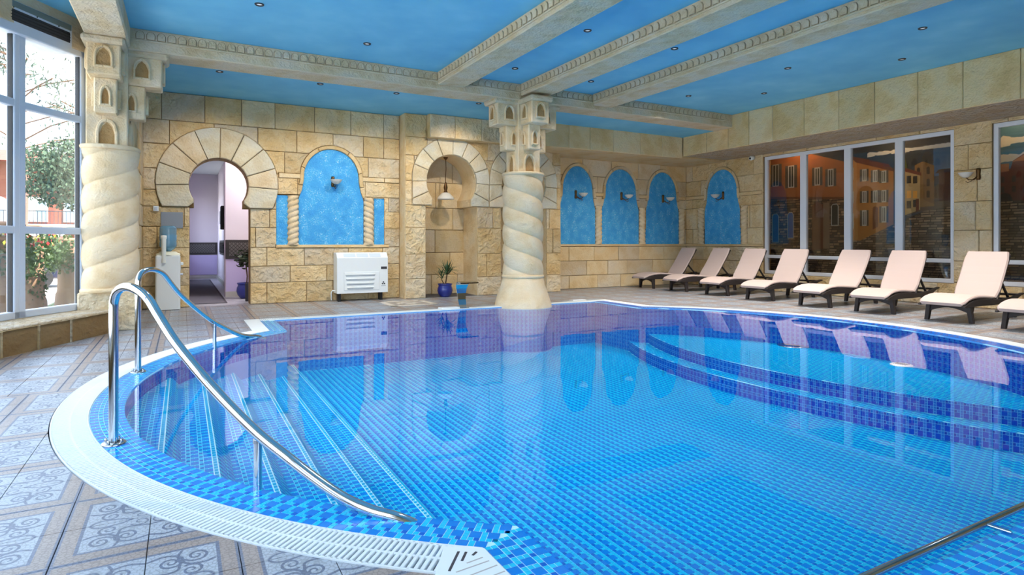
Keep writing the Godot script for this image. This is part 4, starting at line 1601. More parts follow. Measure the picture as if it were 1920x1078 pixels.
func right_windows() -> void:
	var idx := 8
	for u in [[[9.755, 8.735, 7.705, 6.67, 5.695], 0], [[5.108, 4.09, 3.07, 2.05, 1.05], 1]]:
		var ds: Array = u[0]
		var w := struct("window_%d" % idx)
		idx += 1
		w.position = P(12.30, 0, 0)
		var fr := MB.new()
		for i in ds.size():
			var k := 0.075 if i == 0 or i == ds.size() - 1 else 0.15
			var off := (0.037 if i == ds.size() - 1 else -0.037) if k < 0.1 else 0.0
			fr.box(T(Vector3(0, 1.795, -ds[i] - off)), Vector3(0.09, 2.78, k), 0.008)
		for y in [0.44, 3.155]:
			fr.box(T(Vector3(0, y, -(ds[0] + ds[-1]) / 2)), Vector3(0.088, 0.08, ds[0] - ds[-1]), 0.008)
		part(w, "window_frame", fr.mesh(), M.white_frame)
		for i in ds.size() - 1:
			var mid: float = -(ds[i] + ds[i + 1]) / 2
			var l: float = ds[i] - ds[i + 1] - 0.13
			part(w, "transom", bx(Vector3(0.086, 0.075, l), 0.008), M.white_frame, Vector3(0, 0.81, mid))
			part(w, "pane", bx(Vector3(0.002, 0.30, l)), M.dark_pane, Vector3(0, 0.625, mid))
			part(w, "pane", bx(Vector3(0.002, 2.28, l)), M.dark_pane, Vector3(0, 1.98, mid))
	# the passage behind: floor, ceiling, end walls, and the wall that carries the mural
	slab("floor_passage", 12.4, 13.2, -0.2, 0.0, 0.2, 11.0, M.dark)
	slab("ceiling_passage", 12.4, 13.2, 3.6, 3.8, 0.2, 11.0, M.dark)
	slab("wall_passage_end", 12.45, 13.2, 0.0, 3.6, 10.62, 11.0, M.brown)
	slab("wall_passage_front", 12.45, 13.2, 0.0, 3.6, 0.2, 0.58, M.brown)
	slab("wall_passage", 12.98, 13.2, -0.1, 3.6, 0.2, 11.0, M.brown)
	var b := MB.new()
	b.uvf = func(p: Vector3) -> Vector2: return Vector2((10.6 + p.z) / 10.0, (3.5 - p.y) / 3.474)
	b.quad(P(12.96, 0.03, 10.6), P(12.96, 0.03, 0.6), P(12.96, 3.5, 0.6), P(12.96, 3.5, 10.6), Vector3(-1, 0, 0))
	var mm := mat(1, 1, 1, 0.7)
	mm.albedo_texture = mural_print()
	var mu := part(self, "mural", b.mesh(), mm)
	mu.set_meta("label", "painted mural of an old street at dusk behind the right windows")
	mu.set_meta("category", "mural")
	# a row of unseen lights added to brighten the mural
	for k in 4:
		var d := 9.2 - 2.1 * k
		var lt := thing("mural_fill_light", "added unseen passage light for the mural, behind the %s" % ["leftmost pane of the big window", "third pane of the big window", "wall lamp pier", "second big window at the right edge"][k], "light", P(12.56, 3.6, d), 0.0, "added passage lights for the mural")
		var lm := MB.new()
		lm.lathe(PackedVector2Array([Vector2(0.0, -0.03), Vector2(0.05, -0.03), Vector2(0.07, 0.0)]), 16)
		part(lt, "rim", lm.mesh(), M.steel)
		var em := mat(1, 0.9, 0.7)
		em.emission_enabled = true
		em.emission = Color(1, 0.8, 0.5)
		em.emission_energy_multiplier = 0.5
		var bulb := MB.new()
		bulb.lathe(PackedVector2Array([Vector2(0, -0.045), Vector2(0.03, -0.035), Vector2(0.035, -0.03)]), 12)
		part(lt, "lens", bulb.mesh(), em)
		var l := OmniLight3D.new()
		l.name = "glow"
		l.light_color = Color(1.0, 0.80, 0.55)
		l.light_energy = 0.05 * LAMP
		l.light_size = 0.05
		l.omni_range = 8.0
		l.omni_attenuation = 2.0
		l.shadow_enabled = true
		l.position = Vector3(0, -0.12, 0)
		lt.add_child(l)


# ---------- columns, capitals and beams ----------
func blind_arch(m: MB, tr: Transform3D, w: float, h: float, k := 0.022) -> void:   # a raised pointed arch on a face
	var shape := func(g: float) -> PackedVector2Array:
		var p := PackedVector2Array([Vector2(-w / 2 - g, -g), Vector2(w / 2 + g, -g), Vector2(w / 2 + g, h * 0.45)])
		for i in range(1, 7):
			var t := i / 6.0
			p.append(Vector2((w / 2 + g) * (1.0 - pow(t, 2.0)), h * 0.45 + (h * 0.55 + g * 1.2) * sin(t * PI / 2)))
		for i in range(1, 7):
			var t := 1.0 - i / 6.0
			p.append(Vector2(-(w / 2 + g) * (1.0 - pow(t, 2.0)), h * 0.45 + (h * 0.55 + g * 1.2) * sin(t * PI / 2)))
		return p
	var ring: Array = []
	for half in [rect(-1, -1, 0.0, 2), rect(0.0, -1, 1, 2)]:
		for q in Geometry2D.intersect_polygons(shape.call(k), half):
			ring.append_array(Geometry2D.clip_polygons(q, shape.call(0.0)))
	for q in ring:
		m.prism(q, 0.0, 0.032, 0.009, tr)


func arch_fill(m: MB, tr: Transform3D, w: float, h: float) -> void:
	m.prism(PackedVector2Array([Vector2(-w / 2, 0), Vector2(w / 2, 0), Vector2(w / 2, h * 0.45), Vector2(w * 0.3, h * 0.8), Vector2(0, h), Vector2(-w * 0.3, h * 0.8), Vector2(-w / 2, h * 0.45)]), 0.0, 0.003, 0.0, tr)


func face_at(out: Vector3, p: Vector3) -> Transform3D:
	return Transform3D(Basis(Vector3.UP.cross(out), Vector3.UP, out), p)


func capital(c: Node3D, arms: Array, neck: float) -> void:
	var post := MB.new()
	post.box(T(Vector3(0, 3.05, 0)), Vector3(0.46, 1.29, 0.46), 0.014)
	part(c, "post", post.mesh(), M.column)
	for i in 4:
		var a := i * PI / 2
		var o := Vector3(cos(a), 0, sin(a))
		var na := MB.new()
		var nf := MB.new()
		var tr := face_at(o, o * 0.23 + Vector3(0, 2.42, 0))
		blind_arch(na, tr, 0.17, 0.29, 0.038)
		arch_fill(nf, tr, 0.17, 0.29)
		part(c, "blind_arch", na.mesh(), M.column)
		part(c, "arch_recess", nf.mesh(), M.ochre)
	for a in arms:
		var o: Vector3 = a
		var r := o.cross(Vector3.UP)
		for t in [[3.24, 3.64, 0.20, 0.62, 0.36, 0.15, 0.22], [2.80, 3.25, 0.18, 0.42, 0.25, 0.075, 0.20]]:
			var len: float = t[3]
			var bs := Basis(r, Vector3.UP, -o)
			var bk := MB.new()
			bk.box(Transform3D(bs, o * (len / 2) + Vector3(0, (t[0] + t[1]) / 2, 0)), Vector3(t[4], t[1] - t[0], len), 0.016)
			var e := part(c, "bracket", bk.mesh(), M.column)
			var ar := MB.new()
			var fi := MB.new()
			var ay: float = t[0] + 0.11
			for fc in [[o, o * len], [r, o * (len * 0.62) + r * t[4] / 2], [-r, o * (len * 0.62) - r * t[4] / 2]]:
				var tr := face_at(fc[0], fc[1] + Vector3(0, ay, 0))
				blind_arch(ar, tr, t[5], t[6], 0.028)
				arch_fill(fi, tr, t[5], t[6])
			part(e, "blind_arch", ar.mesh(), M.column)
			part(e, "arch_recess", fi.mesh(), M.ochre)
		var ab := MB.new()
		ab.box(Transform3D(Basis(r, Vector3.UP, -o), o * 0.35 + Vector3(0, 3.665, 0)), Vector3(0.46, 0.10, 0.70), 0.03)
		part(c, "abacus", ab.mesh(), M.beam)


func twisted_column(at: Vector3, hand: float, label: String, r: float, arms: Array, flared: bool) -> void:
	var c := thing("twisted_column", label, "column", at)
	var prof := PackedVector2Array()
	for i in 150:
		prof.append(Vector2(r, lerpf(0.53, 2.37, i / 149.0)))
	var b := MB.new()
	b.lathe(prof, 64, Transform3D(), func(a, y): return 0.89 + 0.13 * pow(absf(sin(a * hand + PI * y / 0.36)), 0.42))
	part(c, "shaft", b.mesh(), M.column)
	for y in [0.525, 2.385]:
		var t := MB.new()
		var p := PackedVector2Array([Vector2(r * 0.8, y - 0.03)])
		for i in 9:
			var a := -PI / 2 + PI * i / 8.0
			p.append(Vector2(r + 0.022 * cos(a), y + 0.03 * sin(a)))
		p.append(Vector2(r * 0.5, y + 0.03))
		t.lathe(p, 48)
		part(c, "ring_moulding", t.mesh(), M.column)
	var bs := MB.new()
	if flared:
		bs.lathe(PackedVector2Array([Vector2(0.53, -0.03), Vector2(0.515, 0.05), Vector2(0.46, 0.22), Vector2(0.41, 0.36), Vector2(0.375, 0.5), Vector2(0.3, 0.51)]), 40, Transform3D(), func(a, y): return 1.0 + 0.008 * sin(5.0 * a + 9.0 * y))
	else:
		bs.box(T(Vector3(0.02, 0.25, 0.0)), Vector3(0.66, 0.52, 0.62), 0.02)
	part(c, "base", bs.mesh(), M.column if flared else M.stone[0])
	capital(c, arms, r * 0.97)


func columns_and_beams() -> void:
	var E := Vector3(1, 0, 0)
	var N := Vector3(0, 0, -1)
	twisted_column(P(5.50, 0, 9.62), -1.0, "free-standing twisted stone column at the pool's far edge", 0.37, [E, -E, N, -N], true)
	twisted_column(P(-0.86, 0, 9.62), 1.0, "twisted stone column engaged beside the tall left window", 0.345, [E, -N], false)
	twisted_column(P(-0.86, 0, 0.78), -1.0, "twisted stone column at the near end of the glazed bay, beside the camera's left", 0.345, [E, N], false)
	# beams: the cross beam behind the column, the ring beam along the bay, three beams over the pool
	var t := struct("trim_3")
	var core := MB.new()
	core.box(T(P(4.95, 3.83, 9.59)), Vector3(11.7, 0.29, 0.5), 0.012)
	part(t, "beam", core.mesh(), M.beam)
	arcade(t, P(-0.55, 0, 9.34), E, Vector3(0, 0, 1), 11.1)
	var s := struct("trim_4")
	part(s, "beam", bx(Vector3(0.46, 0.27, 9.2), 0.02, P(-0.83, 3.84, 5.2)), M.beam)
	var xs := [[3.71, 4.18], [5.29, 5.75], [6.87, 7.31]]
	for i in 3:
		var bm := struct("trim_%d" % (5 + i))
		var m := MB.new()
		m.box(T(P((xs[i][0] + xs[i][1]) / 2, 3.87, 3.83)), Vector3(xs[i][1] - xs[i][0], 0.22, 11.0), 0.012)
		part(bm, "beam", m.mesh(), M.beam)
		arcade(bm, P(xs[i][0], 0, 9.30), Vector3(0, 0, 1), -E, 9.0)


func arcade(t: Node3D, at: Vector3, along: Vector3, out: Vector3, l: float) -> void:   # a frieze of small round arches over a fillet
	var pitch := 0.122
	var b := MB.new()
	var p := PackedVector2Array([Vector2(-0.043, 0.0), Vector2(0.043, 0.0), Vector2(0.046, 0.035)])
	for a in [20, 55, 90, 125, 160]:
		p.append(Vector2(cos(deg_to_rad(a)) * 0.048, 0.04 + sin(deg_to_rad(a)) * 0.062))
	p.append(Vector2(-0.046, 0.035))
	b.prism(p, 0.0, 0.016, 0.004, face_at(out, Vector3.ZERO))
	var mesh := b.mesh()
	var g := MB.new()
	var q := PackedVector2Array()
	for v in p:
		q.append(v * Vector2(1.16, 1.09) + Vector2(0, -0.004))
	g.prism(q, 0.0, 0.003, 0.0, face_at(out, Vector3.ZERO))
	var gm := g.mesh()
	for i in int(l / pitch):
		var pos := at + along * (0.06 + pitch * i) + Vector3(0, 3.842, 0)
		var e := part(t, "arch_relief", mesh, M.beam, pos)
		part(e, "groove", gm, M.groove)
	var f := MB.new()
	var c := at + along * l / 2 + out * 0.008 + Vector3(0, 3.818, 0)
	f.box(Transform3D(Basis(along, Vector3.UP, along.cross(Vector3.UP)), c), Vector3(l, 0.022, 0.022), 0.005)
	part(t, "fillet", f.mesh(), M.beam)


# ---------- the hallway beyond the doorway ----------
func lattice(parent: Node3D, w: float, h: float, at: Vector3, out: Vector3) -> void:   # a dark band with a pierced panel
	var tr := face_at(out, at)
	var b := MB.new()
	b.box(tr, Vector3(w, h, 0.03), 0.006)
	var o := part(parent, "wainscot_band", b.mesh(), M.brown)
	var iw := w - 0.14
	var ih := h - 0.12
	var pb := MB.new()
	pb.box(tr * T(Vector3(0, 0, 0.012)), Vector3(iw, ih, 0.012))
	part(o, "lattice_ground", pb.mesh(), mat(0.42, 0.40, 0.40, 0.7))
	var lt := MB.new()
	var n := int((iw + ih) / 0.075)
	for k in n:
		for s in [1.0, -1.0]:
			var c0 := -(iw + ih) / 2 + 0.075 * k
			var pts := []
			for yy in [-ih / 2, ih / 2]:
				pts.append(Vector2(c0 + s * yy, yy))
			for p in Geometry2D.intersect_polyline_with_polygon(PackedVector2Array(pts), rect(-iw / 2, -ih / 2, iw / 2, ih / 2)):
				bar(lt, tr * Vector3(p[0].x, p[0].y, 0.02), tr * Vector3(p[1].x, p[1].y, 0.02), 0.012, 0.010, 0.0)
	part(o, "lattice", lt.mesh(), M.brown)


func hallway() -> void:
	slab("floor_hall", -0.4, 4.2, -0.2, -0.001, 12.1, 21.6, mat(0.64, 0.63, 0.66, 0.4))
	slab("ceiling_hall", -0.4, 4.2, 3.3, 3.5, 12.44, 21.6, M.white)
	var hw := struct("wall_hall_left")
	for q in [[0.0, 3.3, 12.44, 18.3], [0.0, 3.3, 20.9, 21.6], [0.0, 0.85, 18.3, 20.9], [2.65, 3.3, 18.3, 20.9]]:
		part(hw, "wall_panel", bx(Vector3(0.3, q[1] - q[0], q[3] - q[2]), 0.0, P(-0.15, (q[0] + q[1]) / 2, (q[2] + q[3]) / 2)), M.lilac)
	var added_hwin := struct("window_hall_added")  # unseen window added so daylight reaches the far hallway
	var hf := MB.new()
	for d in [18.34, 19.6, 20.86]:
		hf.box(T(P(-0.2, 1.75, d)), Vector3(0.08, 1.8, 0.08), 0.006)
	for y in [0.89, 2.61]:
		hf.box(T(P(-0.2, y, 19.6)), Vector3(0.08, 0.08, 2.6), 0.006)
	part(added_hwin, "window_frame", hf.mesh(), M.frame)
	part(added_hwin, "pane", bx(Vector3(0.002, 1.72, 2.5), 0.0, P(-0.2, 1.75, 19.6)), M.pane)
	slab("wall_hall_back", -0.2, 1.2, 0.0, 3.3, 21.35, 21.6, M.lilac)
	slab("wall_hall_right", 0.98, 1.3, 0.0, 3.3, 14.3, 21.5, M.lilac)
	slab("wall_hall_front", 0.79, 4.2, 0.0, 3.3, 13.95, 14.35, M.lilac)
	slab("wall_hall_side", 3.9, 4.2, 0.0, 3.3, 12.4, 14.0, M.lilac)
	slab("baseboard_hall_back", 0.0, 0.98, 0.0, 0.11, 21.32, 21.36, M.tile_body)
	slab("baseboard_hall_front", 0.79, 3.9, 0.0, 0.11, 13.925, 13.96, M.tile_body)
	slab("baseboard_hall_right", 0.95, 0.985, 0.0, 0.11, 14.35, 21.3, M.tile_body)
	for q in [[0.02, 0.97, 21.335, 0.12, 0.74], [0.80, 3.88, 13.94, 0.115, 0.80]]:
		slab("trim_hall", q[0], q[1], q[3], q[4], q[2] - 0.003, q[2] + 0.02, M.lilac_deep)
	var d := struct("trim_wainscot")
	lattice(d, 0.98, 0.38, P(0.49, 0.95, 21.33), Vector3(0, 0, 1))
	lattice(d, 1.5, 0.40, P(1.54, 1.0, 13.93), Vector3(0, 0, 1))
	lattice(d, 2.2, 0.40, P(0.97, 1.0, 18.5), Vector3(-1, 0, 0))
	# orange door leaf standing ajar in the side wall
	var dr := struct("door_1")
	part(dr, "door_frame", bx(Vector3(0.07, 2.2, 0.06), 0.01), M.white, P(0.955, 1.1, 16.3))
	part(dr, "door_leaf", bx(Vector3(0.05, 2.05, 0.9), 0.01), mat(0.80, 0.45, 0.16, 0.5), P(0.965, 1.06, 15.8))
	part(dr, "door_handle", bx(Vector3(0.05, 0.03, 0.12), 0.01), M.steel, P(0.925, 1.05, 16.1))
	var pipe := MB.new()
	pipe.tube(PackedVector3Array([P(0.93, 0.02, 15.2), P(0.93, 3.28, 15.2)]), 0.022, 10)
	var ps := thing("wall_pipe", "thin white pipe running up the hallway's right wall", "pipe")
	part(ps, "pipe", pipe.mesh(), M.white)
	for y in [0.5, 1.25, 2.6]:
		part(ps, "clip", bx(Vector3(0.05, 0.03, 0.06), 0.004), M.steel, P(0.95, y, 15.2))
	var boxd := thing("wall_box", "dark box mounted on the hallway's right wall", "box", P(0.86, 1.72, 15.6))
	part(boxd, "body", bx(Vector3(0.16, 0.55, 0.32), 0.012), M.dark)
	part(boxd, "cover", bx(Vector3(0.14, 0.46, 0.012), 0.004), M.black, Vector3(0, 0, 0.165))
	part(boxd, "handle", bx(Vector3(0.02, 0.3, 0.03), 0.006), M.steel, Vector3(-0.09, 0, 0.05))
	var mt := thing("floor_mat", "long dark grey mat on the hallway floor beyond the arch", "mat", P(0.40, 0.0, 16.6))
	part(mt, "pile", bx(Vector3(0.62, 0.010, 8.0), 0.004), mat(0.36, 0.35, 0.39, 0.95), Vector3(0, 0.006, 0))
	part(mt, "border", bx(Vector3(0.70, 0.006, 8.1), 0.002), mat(0.24, 0.23, 0.27, 0.9), Vector3(0, 0.003, 0))
	added_hall_lamp("added lamp on the hall ceiling, out of view behind the doorway wall", P(2.0, 3.3, 12.95))


func added_hall_lamp(label: String, at: Vector3) -> void:  # lamp added out of view to brighten the hallway
	var hl := thing("hall_fill_lamp", label, "lamp", at)
	var em := mat(1, 1, 1)
	em.emission_enabled = true
	em.emission = Color(1, 0.97, 0.95)
	em.emission_energy_multiplier = 0.6
	var lb := MB.new()
	lb.lathe(PackedVector2Array([Vector2(0, -0.09), Vector2(0.1, -0.07), Vector2(0.15, 0.0)]), 20)
	part(hl, "shade", lb.mesh(), em)
	var l := OmniLight3D.new()
	l.name = "glow"
	l.light_energy = 0.4 * LAMP
	l.light_size = 0.12
	l.omni_range = 12.0
	l.omni_attenuation = 2.0
	l.shadow_enabled = true
	l.position = Vector3(0, -0.2, 0)
	hl.add_child(l)


# ---------- furniture and fittings ----------
func lounger_mesh(o: Node3D) -> void:   # local x from the foot (0) to the head, z across
	var hw := 0.30
	var top := [Vector2(0.0, 0.262), Vector2(0.06, 0.292), Vector2(0.16, 0.328), Vector2(0.30, 0.352), Vector2(0.48, 0.362), Vector2(0.70, 0.352), Vector2(0.92, 0.332), Vector2(1.10, 0.318)]
	var sweep := func(line: Array, th: float, w: float, round: float) -> ArrayMesh:
		var b := MB.new()
		var rows := []
		for i in line.size():
			var a: Vector2 = line[maxi(i - 1, 0)]
			var c: Vector2 = line[mini(i + 1, line.size() - 1)]
			var nn := Vector2(-(c - a).y, (c - a).x).normalized()
			var p: Vector2 = line[i]
			var ww := w
			if i == 0 or i == line.size() - 1:
				ww = w - round
			var e := th * 0.35
			var prof := []
			for q in [[-ww + e, 0.0], [ww - e, 0.0], [ww, -e], [ww, -th + e], [ww - e, -th], [-ww + e, -th], [-ww, -th + e], [-ww, -e]]:
				var v: Vector2 = p + nn * q[1]
				prof.append(Vector3(v.x, v.y, q[0]))
			rows.append(prof)
		for i in rows.size() - 1:
			for k in 8:
				var l := (k + 1) % 8
				var mid: Vector3 = (rows[i][k] + rows[i][l] + rows[i + 1][k] + rows[i + 1][l]) / 4.0
				var cen := Vector3.ZERO
				for v in rows[i]:
					cen += v / 16.0
				for v in rows[i + 1]:
					cen += v / 16.0
				b.quad(rows[i][k], rows[i][l], rows[i + 1][l], rows[i + 1][k], mid - cen)
		for i in [0, rows.size() - 1]:
			var t: Vector3 = rows[i][0] - rows[1 if i == 0 else i - 1][0]
			b.ngon(rows[i], t.normalized())
		return b.mesh()
	var cushion := []
	for p in top:
		cushion.append(p + Vector2(0, 0.028))
	part(o, "seat_cushion", sweep.call(cushion, 0.045, hw - 0.01, 0.03), M.cushion)
	var bl := []
	for i in 7:
		bl.append(Vector2(1.09, 0.335).lerp(Vector2(1.55, 1.005), i / 6.0) + Vector2(0.5, -0.35).normalized() * 0.02 * sin(PI * i / 6.0))
	part(o, "back_cushion", sweep.call(bl, 0.05, hw - 0.01, 0.02), M.cushion)
	# the deck under the cushions, woven dark brown
	var dk := MB.new()
	for sgn in [-1.0, 1.0]:
		var line := [Vector2(0.02, 0.255), Vector2(0.14, 0.295), Vector2(0.30, 0.325), Vector2(0.48, 0.336), Vector2(0.72, 0.325), Vector2(1.0, 0.305), Vector2(1.3, 0.30), Vector2(1.6, 0.315), Vector2(1.82, 0.335), Vector2(1.98, 0.362), Vector2(2.06, 0.36)]
		var poly := PackedVector2Array()
		for p in line:
			poly.append(p)
		var low := [Vector2(2.06, 0.335), Vector2(1.95, 0.32), Vector2(1.80, 0.275), Vector2(1.6, 0.245), Vector2(1.3, 0.225), Vector2(0.9, 0.225), Vector2(0.6, 0.235), Vector2(0.3, 0.235), Vector2(0.1, 0.235), Vector2(0.02, 0.235)]
		for p in low:
			poly.append(p)
		dk.prism(poly, sgn * (hw - 0.035), sgn * hw, 0.006, Transform3D(), true)
	part(o, "side_rail", dk.mesh(), M.brown)
	var sl := MB.new()
	for i in 9:
		var x := 0.08 + 0.12 * i
		var y := 0.245 + 0.065 * sin(clampf((x + 0.05) / 0.95, 0, 1) * PI * 0.72)
		sl.box(T(Vector3(x, y + 0.012, 0)), Vector3(0.10, 0.02, hw * 2 - 0.06))
	sl.box(T(Vector3(1.93, 0.33, 0)), Vector3(0.14, 0.03, hw * 2 - 0.06), 0.008)
	sl.box(T(Vector3(1.60, 0.28, 0)), Vector3(0.10, 0.03, hw * 2 - 0.06), 0.008)
	sl.box(T(Vector3(1.25, 0.27, 0)), Vector3(0.10, 0.03, hw * 2 - 0.06), 0.008)
	part(o, "slats", sl.mesh(), M.brown)
	var bf := MB.new()
	for z in [-hw + 0.035, hw - 0.035]:
		bar(bf, Vector3(1.12, 0.295, z), Vector3(1.585, 0.965, z), 0.05, 0.03)
	for t in [0.1, 0.5, 0.95]:
		var p := Vector3(1.12, 0.295, 0).lerp(Vector3(1.585, 0.965, 0), t)
		bar(bf, p + Vector3(0, 0, -hw + 0.04), p + Vector3(0, 0, hw - 0.04), 0.06, 0.025)
	part(o, "back_frame", bf.mesh(), M.brown)
	for z in [-hw + 0.06, hw - 0.06]:
		var pr := MB.new()
		bar(pr, Vector3(1.33, 0.585, z), Vector3(1.62, 0.30, z), 0.03, 0.035)
		part(o, "support_strut", pr.mesh(), M.brown)
	for lx in [0.27, 1.72]:
		for z in [-1.0, 1.0]:
			var lg := MB.new()
			var w0 := 0.055
			var pts := PackedVector2Array([Vector2(-0.045, 0.24), Vector2(0.045, 0.24), Vector2(0.026, 0.0), Vector2(-0.026, 0.0)])
			var lean := Basis(Vector3(1, 0, 0), Vector3(0, 1, -0.14 * z), Vector3(0, 0, 1))
			lg.prism(pts, -w0 / 2, w0 / 2, 0.006, Transform3D(lean, Vector3(lx, 0, z * (hw - 0.015))), true)
			part(o, "leg", lg.mesh(), M.brown)
		var ap := MB.new()
		var q := PackedVector2Array([Vector2(-hw + 0.06, 0.255), Vector2(-hw + 0.06, 0.14)])
		for i in 9:
			var t := i / 8.0
			q.append(Vector2(lerpf(-hw + 0.08, hw - 0.08, t), 0.15 + 0.055 * sin(PI * t)))
		q.append(Vector2(hw - 0.06, 0.14))
		q.append(Vector2(hw - 0.06, 0.255))
		ap.prism(q, -0.015, 0.015, 0.003, Transform3D(Basis(Vector3(0, 0, -1), Vector3.UP, Vector3(1, 0, 0)), Vector3(lx, 0, 0)), true)
		part(o, "apron", ap.mesh(), M.brown)


func loungers() -> void:
	var labels := ["beige sun lounger furthest back, in the corner by the small blue niches", "beige sun lounger under the single blue niche of the right wall, second from the corner", "beige sun lounger at the first window post, third from the corner", "beige sun lounger in front of the leftmost window panes, fourth from the corner", "beige sun lounger fifth from the corner, before the third window pane", "beige sun lounger sixth from the corner, before the last pane of the first window", "large beige sun lounger under the wall lamp between the two windows", "sun lounger cut off by the right edge of the picture, only its foot showing"]
	var at := [[10.24, 11.63, -6.0], [10.235, 10.52, -5.0], [10.18, 9.31, 3.0], [10.05, 8.10, 6.0], [9.937, 6.84, 2.0], [9.88, 5.75, 7.0], [9.746, 4.605, 3.0], [9.60, 3.59, 3.0]]
	var proto: Node3D
	for i in 8:
		var o: Node3D
		if i == 0:
			o = thing("sun_lounger", labels[0], "sun lounger", Vector3.ZERO, 0.0, "sun loungers along the right wall")
			lounger_mesh(o)
			proto = o
		else:
			o = proto.duplicate()
			o.name = numbered("sun_lounger")
			add_child(o)
			o.set_meta("label", labels[i])
		var turn := deg_to_rad(at[i][2])
		o.rotation.y = turn
		o.position = P(at[i][0], 0, at[i][1]) - o.basis.x * 0.27


func handrail(label: String, mirror: bool) -> void:
	var o := thing("handrail", label, "handrail")
	var f := func(p: Array) -> Vector3: return P(p[0], p[1], 10.38 - p[2] if mirror else p[2])
	var pts := [[-0.345, 0.0, 4.11], [-0.345, 0.40, 4.11], [-0.345, 0.76, 4.11], [-0.340, 0.825, 4.10], [-0.322, 0.872, 4.06], [-0.285, 0.898, 4.0], [-0.240, 0.898, 3.91], [-0.195, 0.877, 3.82], [-0.154, 0.838, 3.736], [-0.102, 0.752, 3.635], [-0.028, 0.636, 3.496], [0.076, 0.508, 3.315], [0.173, 0.40, 3.166], [0.297, 0.276, 2.994], [0.414, 0.185, 2.837], [0.526, 0.102, 2.70], [0.612, 0.050, 2.597], [0.70, 0.018, 2.504], [0.80, -0.005, 2.418], [0.90, -0.05, 2.33]]
	var c := Curve3D.new()
	for i in pts.size():
		var a: Vector3 = f.call(pts[maxi(i - 1, 0)])
		var b: Vector3 = f.call(pts[mini(i + 1, pts.size() - 1)])
		var tn := (b - a) * 0.16
		c.add_point(f.call(pts[i]), -tn, tn)
	c.bake_interval = 0.025
	var b := MB.new()
	b.tube(c.get_baked_points(), 0.0245, 18)
	part(o, "rail", b.mesh(), M.chrome)
	var pb := MB.new()
	var foot: Vector3 = f.call([0.308, -0.03, 3.03])
	pb.tube(PackedVector3Array([foot, foot + Vector3(0, 0.285, 0)]), 0.0195, 14)
	part(o, "short_post", pb.mesh(), M.chrome)
	var cb := MB.new()
	cb.tube(PackedVector3Array([foot + Vector3(0, 0.245, 0), foot + Vector3(0, 0.262, 0)]), 0.0225, 14)
	part(o, "collar", cb.mesh(), M.steel)
	var fl := MB.new()
	var at: Vector3 = f.call([-0.345, 0.0, 4.11])
	fl.lathe(PackedVector2Array([Vector2(0.062, -0.002), Vector2(0.062, 0.006), Vector2(0.055, 0.01), Vector2(0.03, 0.012)]), 28, T(at))
	part(o, "base_flange", fl.mesh(), M.steel)
	var bolt := MB.new()
	bolt.lathe(PackedVector2Array([Vector2(0.009, 0.0), Vector2(0.009, 0.012), Vector2(0.005, 0.02), Vector2(0.0, 0.021)]), 10)
	for k in 4:
		part(o, "bolt", bolt.mesh(), M.steel, at + Vector3(cos(k * PI / 2 + 0.5), 0, sin(k * PI / 2 + 0.5)) * 0.045 + Vector3(0, 0.009, 0))


